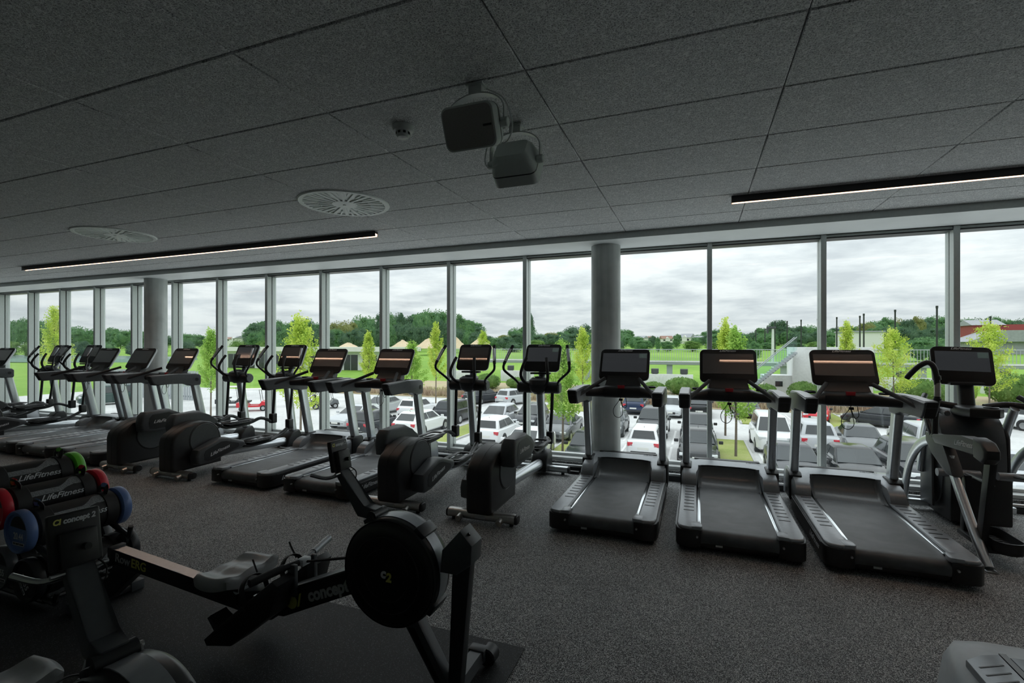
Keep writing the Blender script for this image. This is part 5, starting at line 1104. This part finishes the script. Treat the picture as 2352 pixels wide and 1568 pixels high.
part('post', 'white_concrete', lp, lambda bm: cyl(bm, (0, 0, -1), (0, 0, 4.3), .2, 12, .15)); part('lamp_head', 'flood_black', lp, lambda bm: (box(bm, -.75, .4, -.2, .2, 4.2, 4.5, .03)))
part('head_plate', 'flood_black', lp, lambda bm: box(bm, -.75, -.55, -.25, .25, 3.6, 4.4))
# buildings
def house(u, v0, v1, wpx, t, label, wall='house_white', roof='roof_grey'):
    p = at_t(u, v1, t); w = wpx / F * t; h = (v1 - v0) / F * t; o = thing('house', tuple(p), label, 'house', 'houses beyond the lawn', rz=random.uniform(-.5, .5))
    part('walls', wall, o, lambda bm: box(bm, -w / 2, w / 2, -3, 3, -6, h * .5)); part('roof', roof, o, lambda bm: prism(bm, [(-3.5, h * .48), (0, h), (3.5, h * .48)], -w / 2 - .3, w / 2 + .3, 'x'))
    part('gable', wall, o, lambda bm: prism(bm, [(-w * .22, 0), (-w * .22, h * .45), (0, h * .8), (w * .22, h * .45), (w * .22, 0)], -3.4, 0, 'y'))
    for s in (-1, 1): part('window', 'dark_glass', o, lambda bm: box(bm, s * w * .3 - .5, s * w * .3 + .5, -3.05, -2.95, h * .1, h * .32))
    return o
for u_, v0, v1, w_, t_, lab, rf in ((528, 774, 783, 15, 300, 'small white house on the rise left of the wood, left one', 'roof_red'), (549, 771, 783, 16, 265, 'white gabled house on the rise left of the wood, right one', 'roof_grey'), (566, 773, 783, 14, 320, 'white house partly behind the wood on the left rise', 'roof_red'), (1475, 771, 782, 18, 260, 'white house at the left of the village behind the lawn', 'roof_grey'), (1496, 772, 783, 14, 270, 'small white house in the village behind the lawn', 'roof_red'), (1530, 771, 784, 24, 255, 'white house in the middle of the village', 'roof_red'), (1578, 766, 784, 26, 240, 'big house with grey roof in the village', 'roof_grey'), (1604, 771, 784, 18, 215, 'white gabled house at the right end of the village', 'roof_grey')):
    house(u_, v0, v1, w_, t_, lab, 'house_white', rf)
bt = 110; bp = at_t(2300, 800, bt); bn = thing('barn', tuple(bp), 'long barn with grey roof and red upper wall at the right edge', 'barn')
part('front_wall', 'roof_grey', bn, lambda bm: box(bm, -7, 9, -4, 4, -2, 1.6)); part('front_roof', 'roof_grey', bn, lambda bm: prism(bm, [(-8, 1.5), (-2, 4.0), (4, 4.0), (10, 1.5)], -5, 5, 'y')); part('red_wall', 'barn_red', bn, lambda bm: box(bm, -3, 7, 5, 12, -2, 5.6)); part('back_roof', 'roof_grey', bn, lambda bm: prism(bm, [(4.5, 5.5), (8.5, 6.9), (12.5, 5.5)], -3.4, 3, 'x'))
sh = thing('shed', tuple(at_t(1978, 792, 126)), 'low pale sheds between the net poles', 'shed'); part('walls', 'house_white', sh, lambda bm: box(bm, -5, 4, -3, 3, -2, 3.2)); part('roof', 'roof_grey', sh, lambda bm: box(bm, -5.3, 4.3, -3.3, 3.3, 3.2, 3.6))
# white pavilion on the left
pv = thing('pavilion', (0, 66, 0), 'long low white pavilion with flat roof behind the cross trainers', 'building')
xa, xb = at_y(520, 800, 66).x, at_y(872, 800, 66).x
part('wall', 'white_concrete', pv, lambda bm: box(bm, xa, xb, 0, 10, -4, 1.0)); part('roof_slab', 'house_white', pv, lambda bm: box(bm, xa - 1, xb + 1, -1.5, 11, .75, 1.5))
n = 9
for k in range(n):
    x = xa + (xb - xa) * (k + .5) / n; w_ = (xb - xa) / n * .36
    wd = part('window', 'dark_glass', pv, lambda bm: box(bm, x - w_, x + w_, -.06, .02, -2.4 if k % 3 else -3.4, .2)); part('frame', 'galvanised', wd, lambda bm: box(bm, x - .05, x + .05, -.08, -.05, -2.4 if k % 3 else -3.4, .2))
yd = at_t(340, 850, 52); gs = thing('slatted_enclosure', (yd.x, yd.y, gh(yd.y)), 'grey slatted fence enclosure at the far left', 'fence')
bm = bmesh.new(); box(bm, -.12, .12, -.03, .03, 0, 3.0); slm = finish(bm, 'slat', 'galvanised')
for k in range(44): o = link('slat', slm, gs); o.location.x = -8 + k * .36
part('fence_rail', 'galvanised', gs, lambda bm: box(bm, -8.2, 7.8, .03, .09, 2.5, 2.65)); part('fence_rail', 'galvanised', gs, lambda bm: box(bm, -8.2, 7.8, .03, .09, .3, .45))
for k, (u_, w_, h_, lab) in enumerate(((925, 62, 20, 'left sandy heap in front of the wood'), (985, 70, 24, 'middle sandy heap in front of the wood'), (1048, 50, 26, 'sandy heap beside the window post'), (1102, 66, 24, 'right sandy heap behind the cross trainer'), (800, 60, 14, 'low grassy sand heap behind the middle treadmills'))):
    td = (150, 138, 150, 138, 150)[k]; p = at_t(u_, 800, td); w_ = w_ / F * td / 2; h_ = h_ / F * td
    def heap(bm):
        rnd = random.Random(k); rings = []
        for f in (1, .85, .65, .45, .25, .08):
            rings.append([Vector((w_ * f * math.cos(a) * rnd.uniform(.92, 1.08), w_ * .7 * f * math.sin(a), h_ * (1 - f) ** .85 * rnd.uniform(.9, 1.1))) for a in [i * 6.283 / 20 for i in range(20)]])
        loft(bm, rings)
    o = part('sand_heap', 'sand', None, heap); o.location = p; tag(o, lab, 'sand heap', 'sandy heaps')
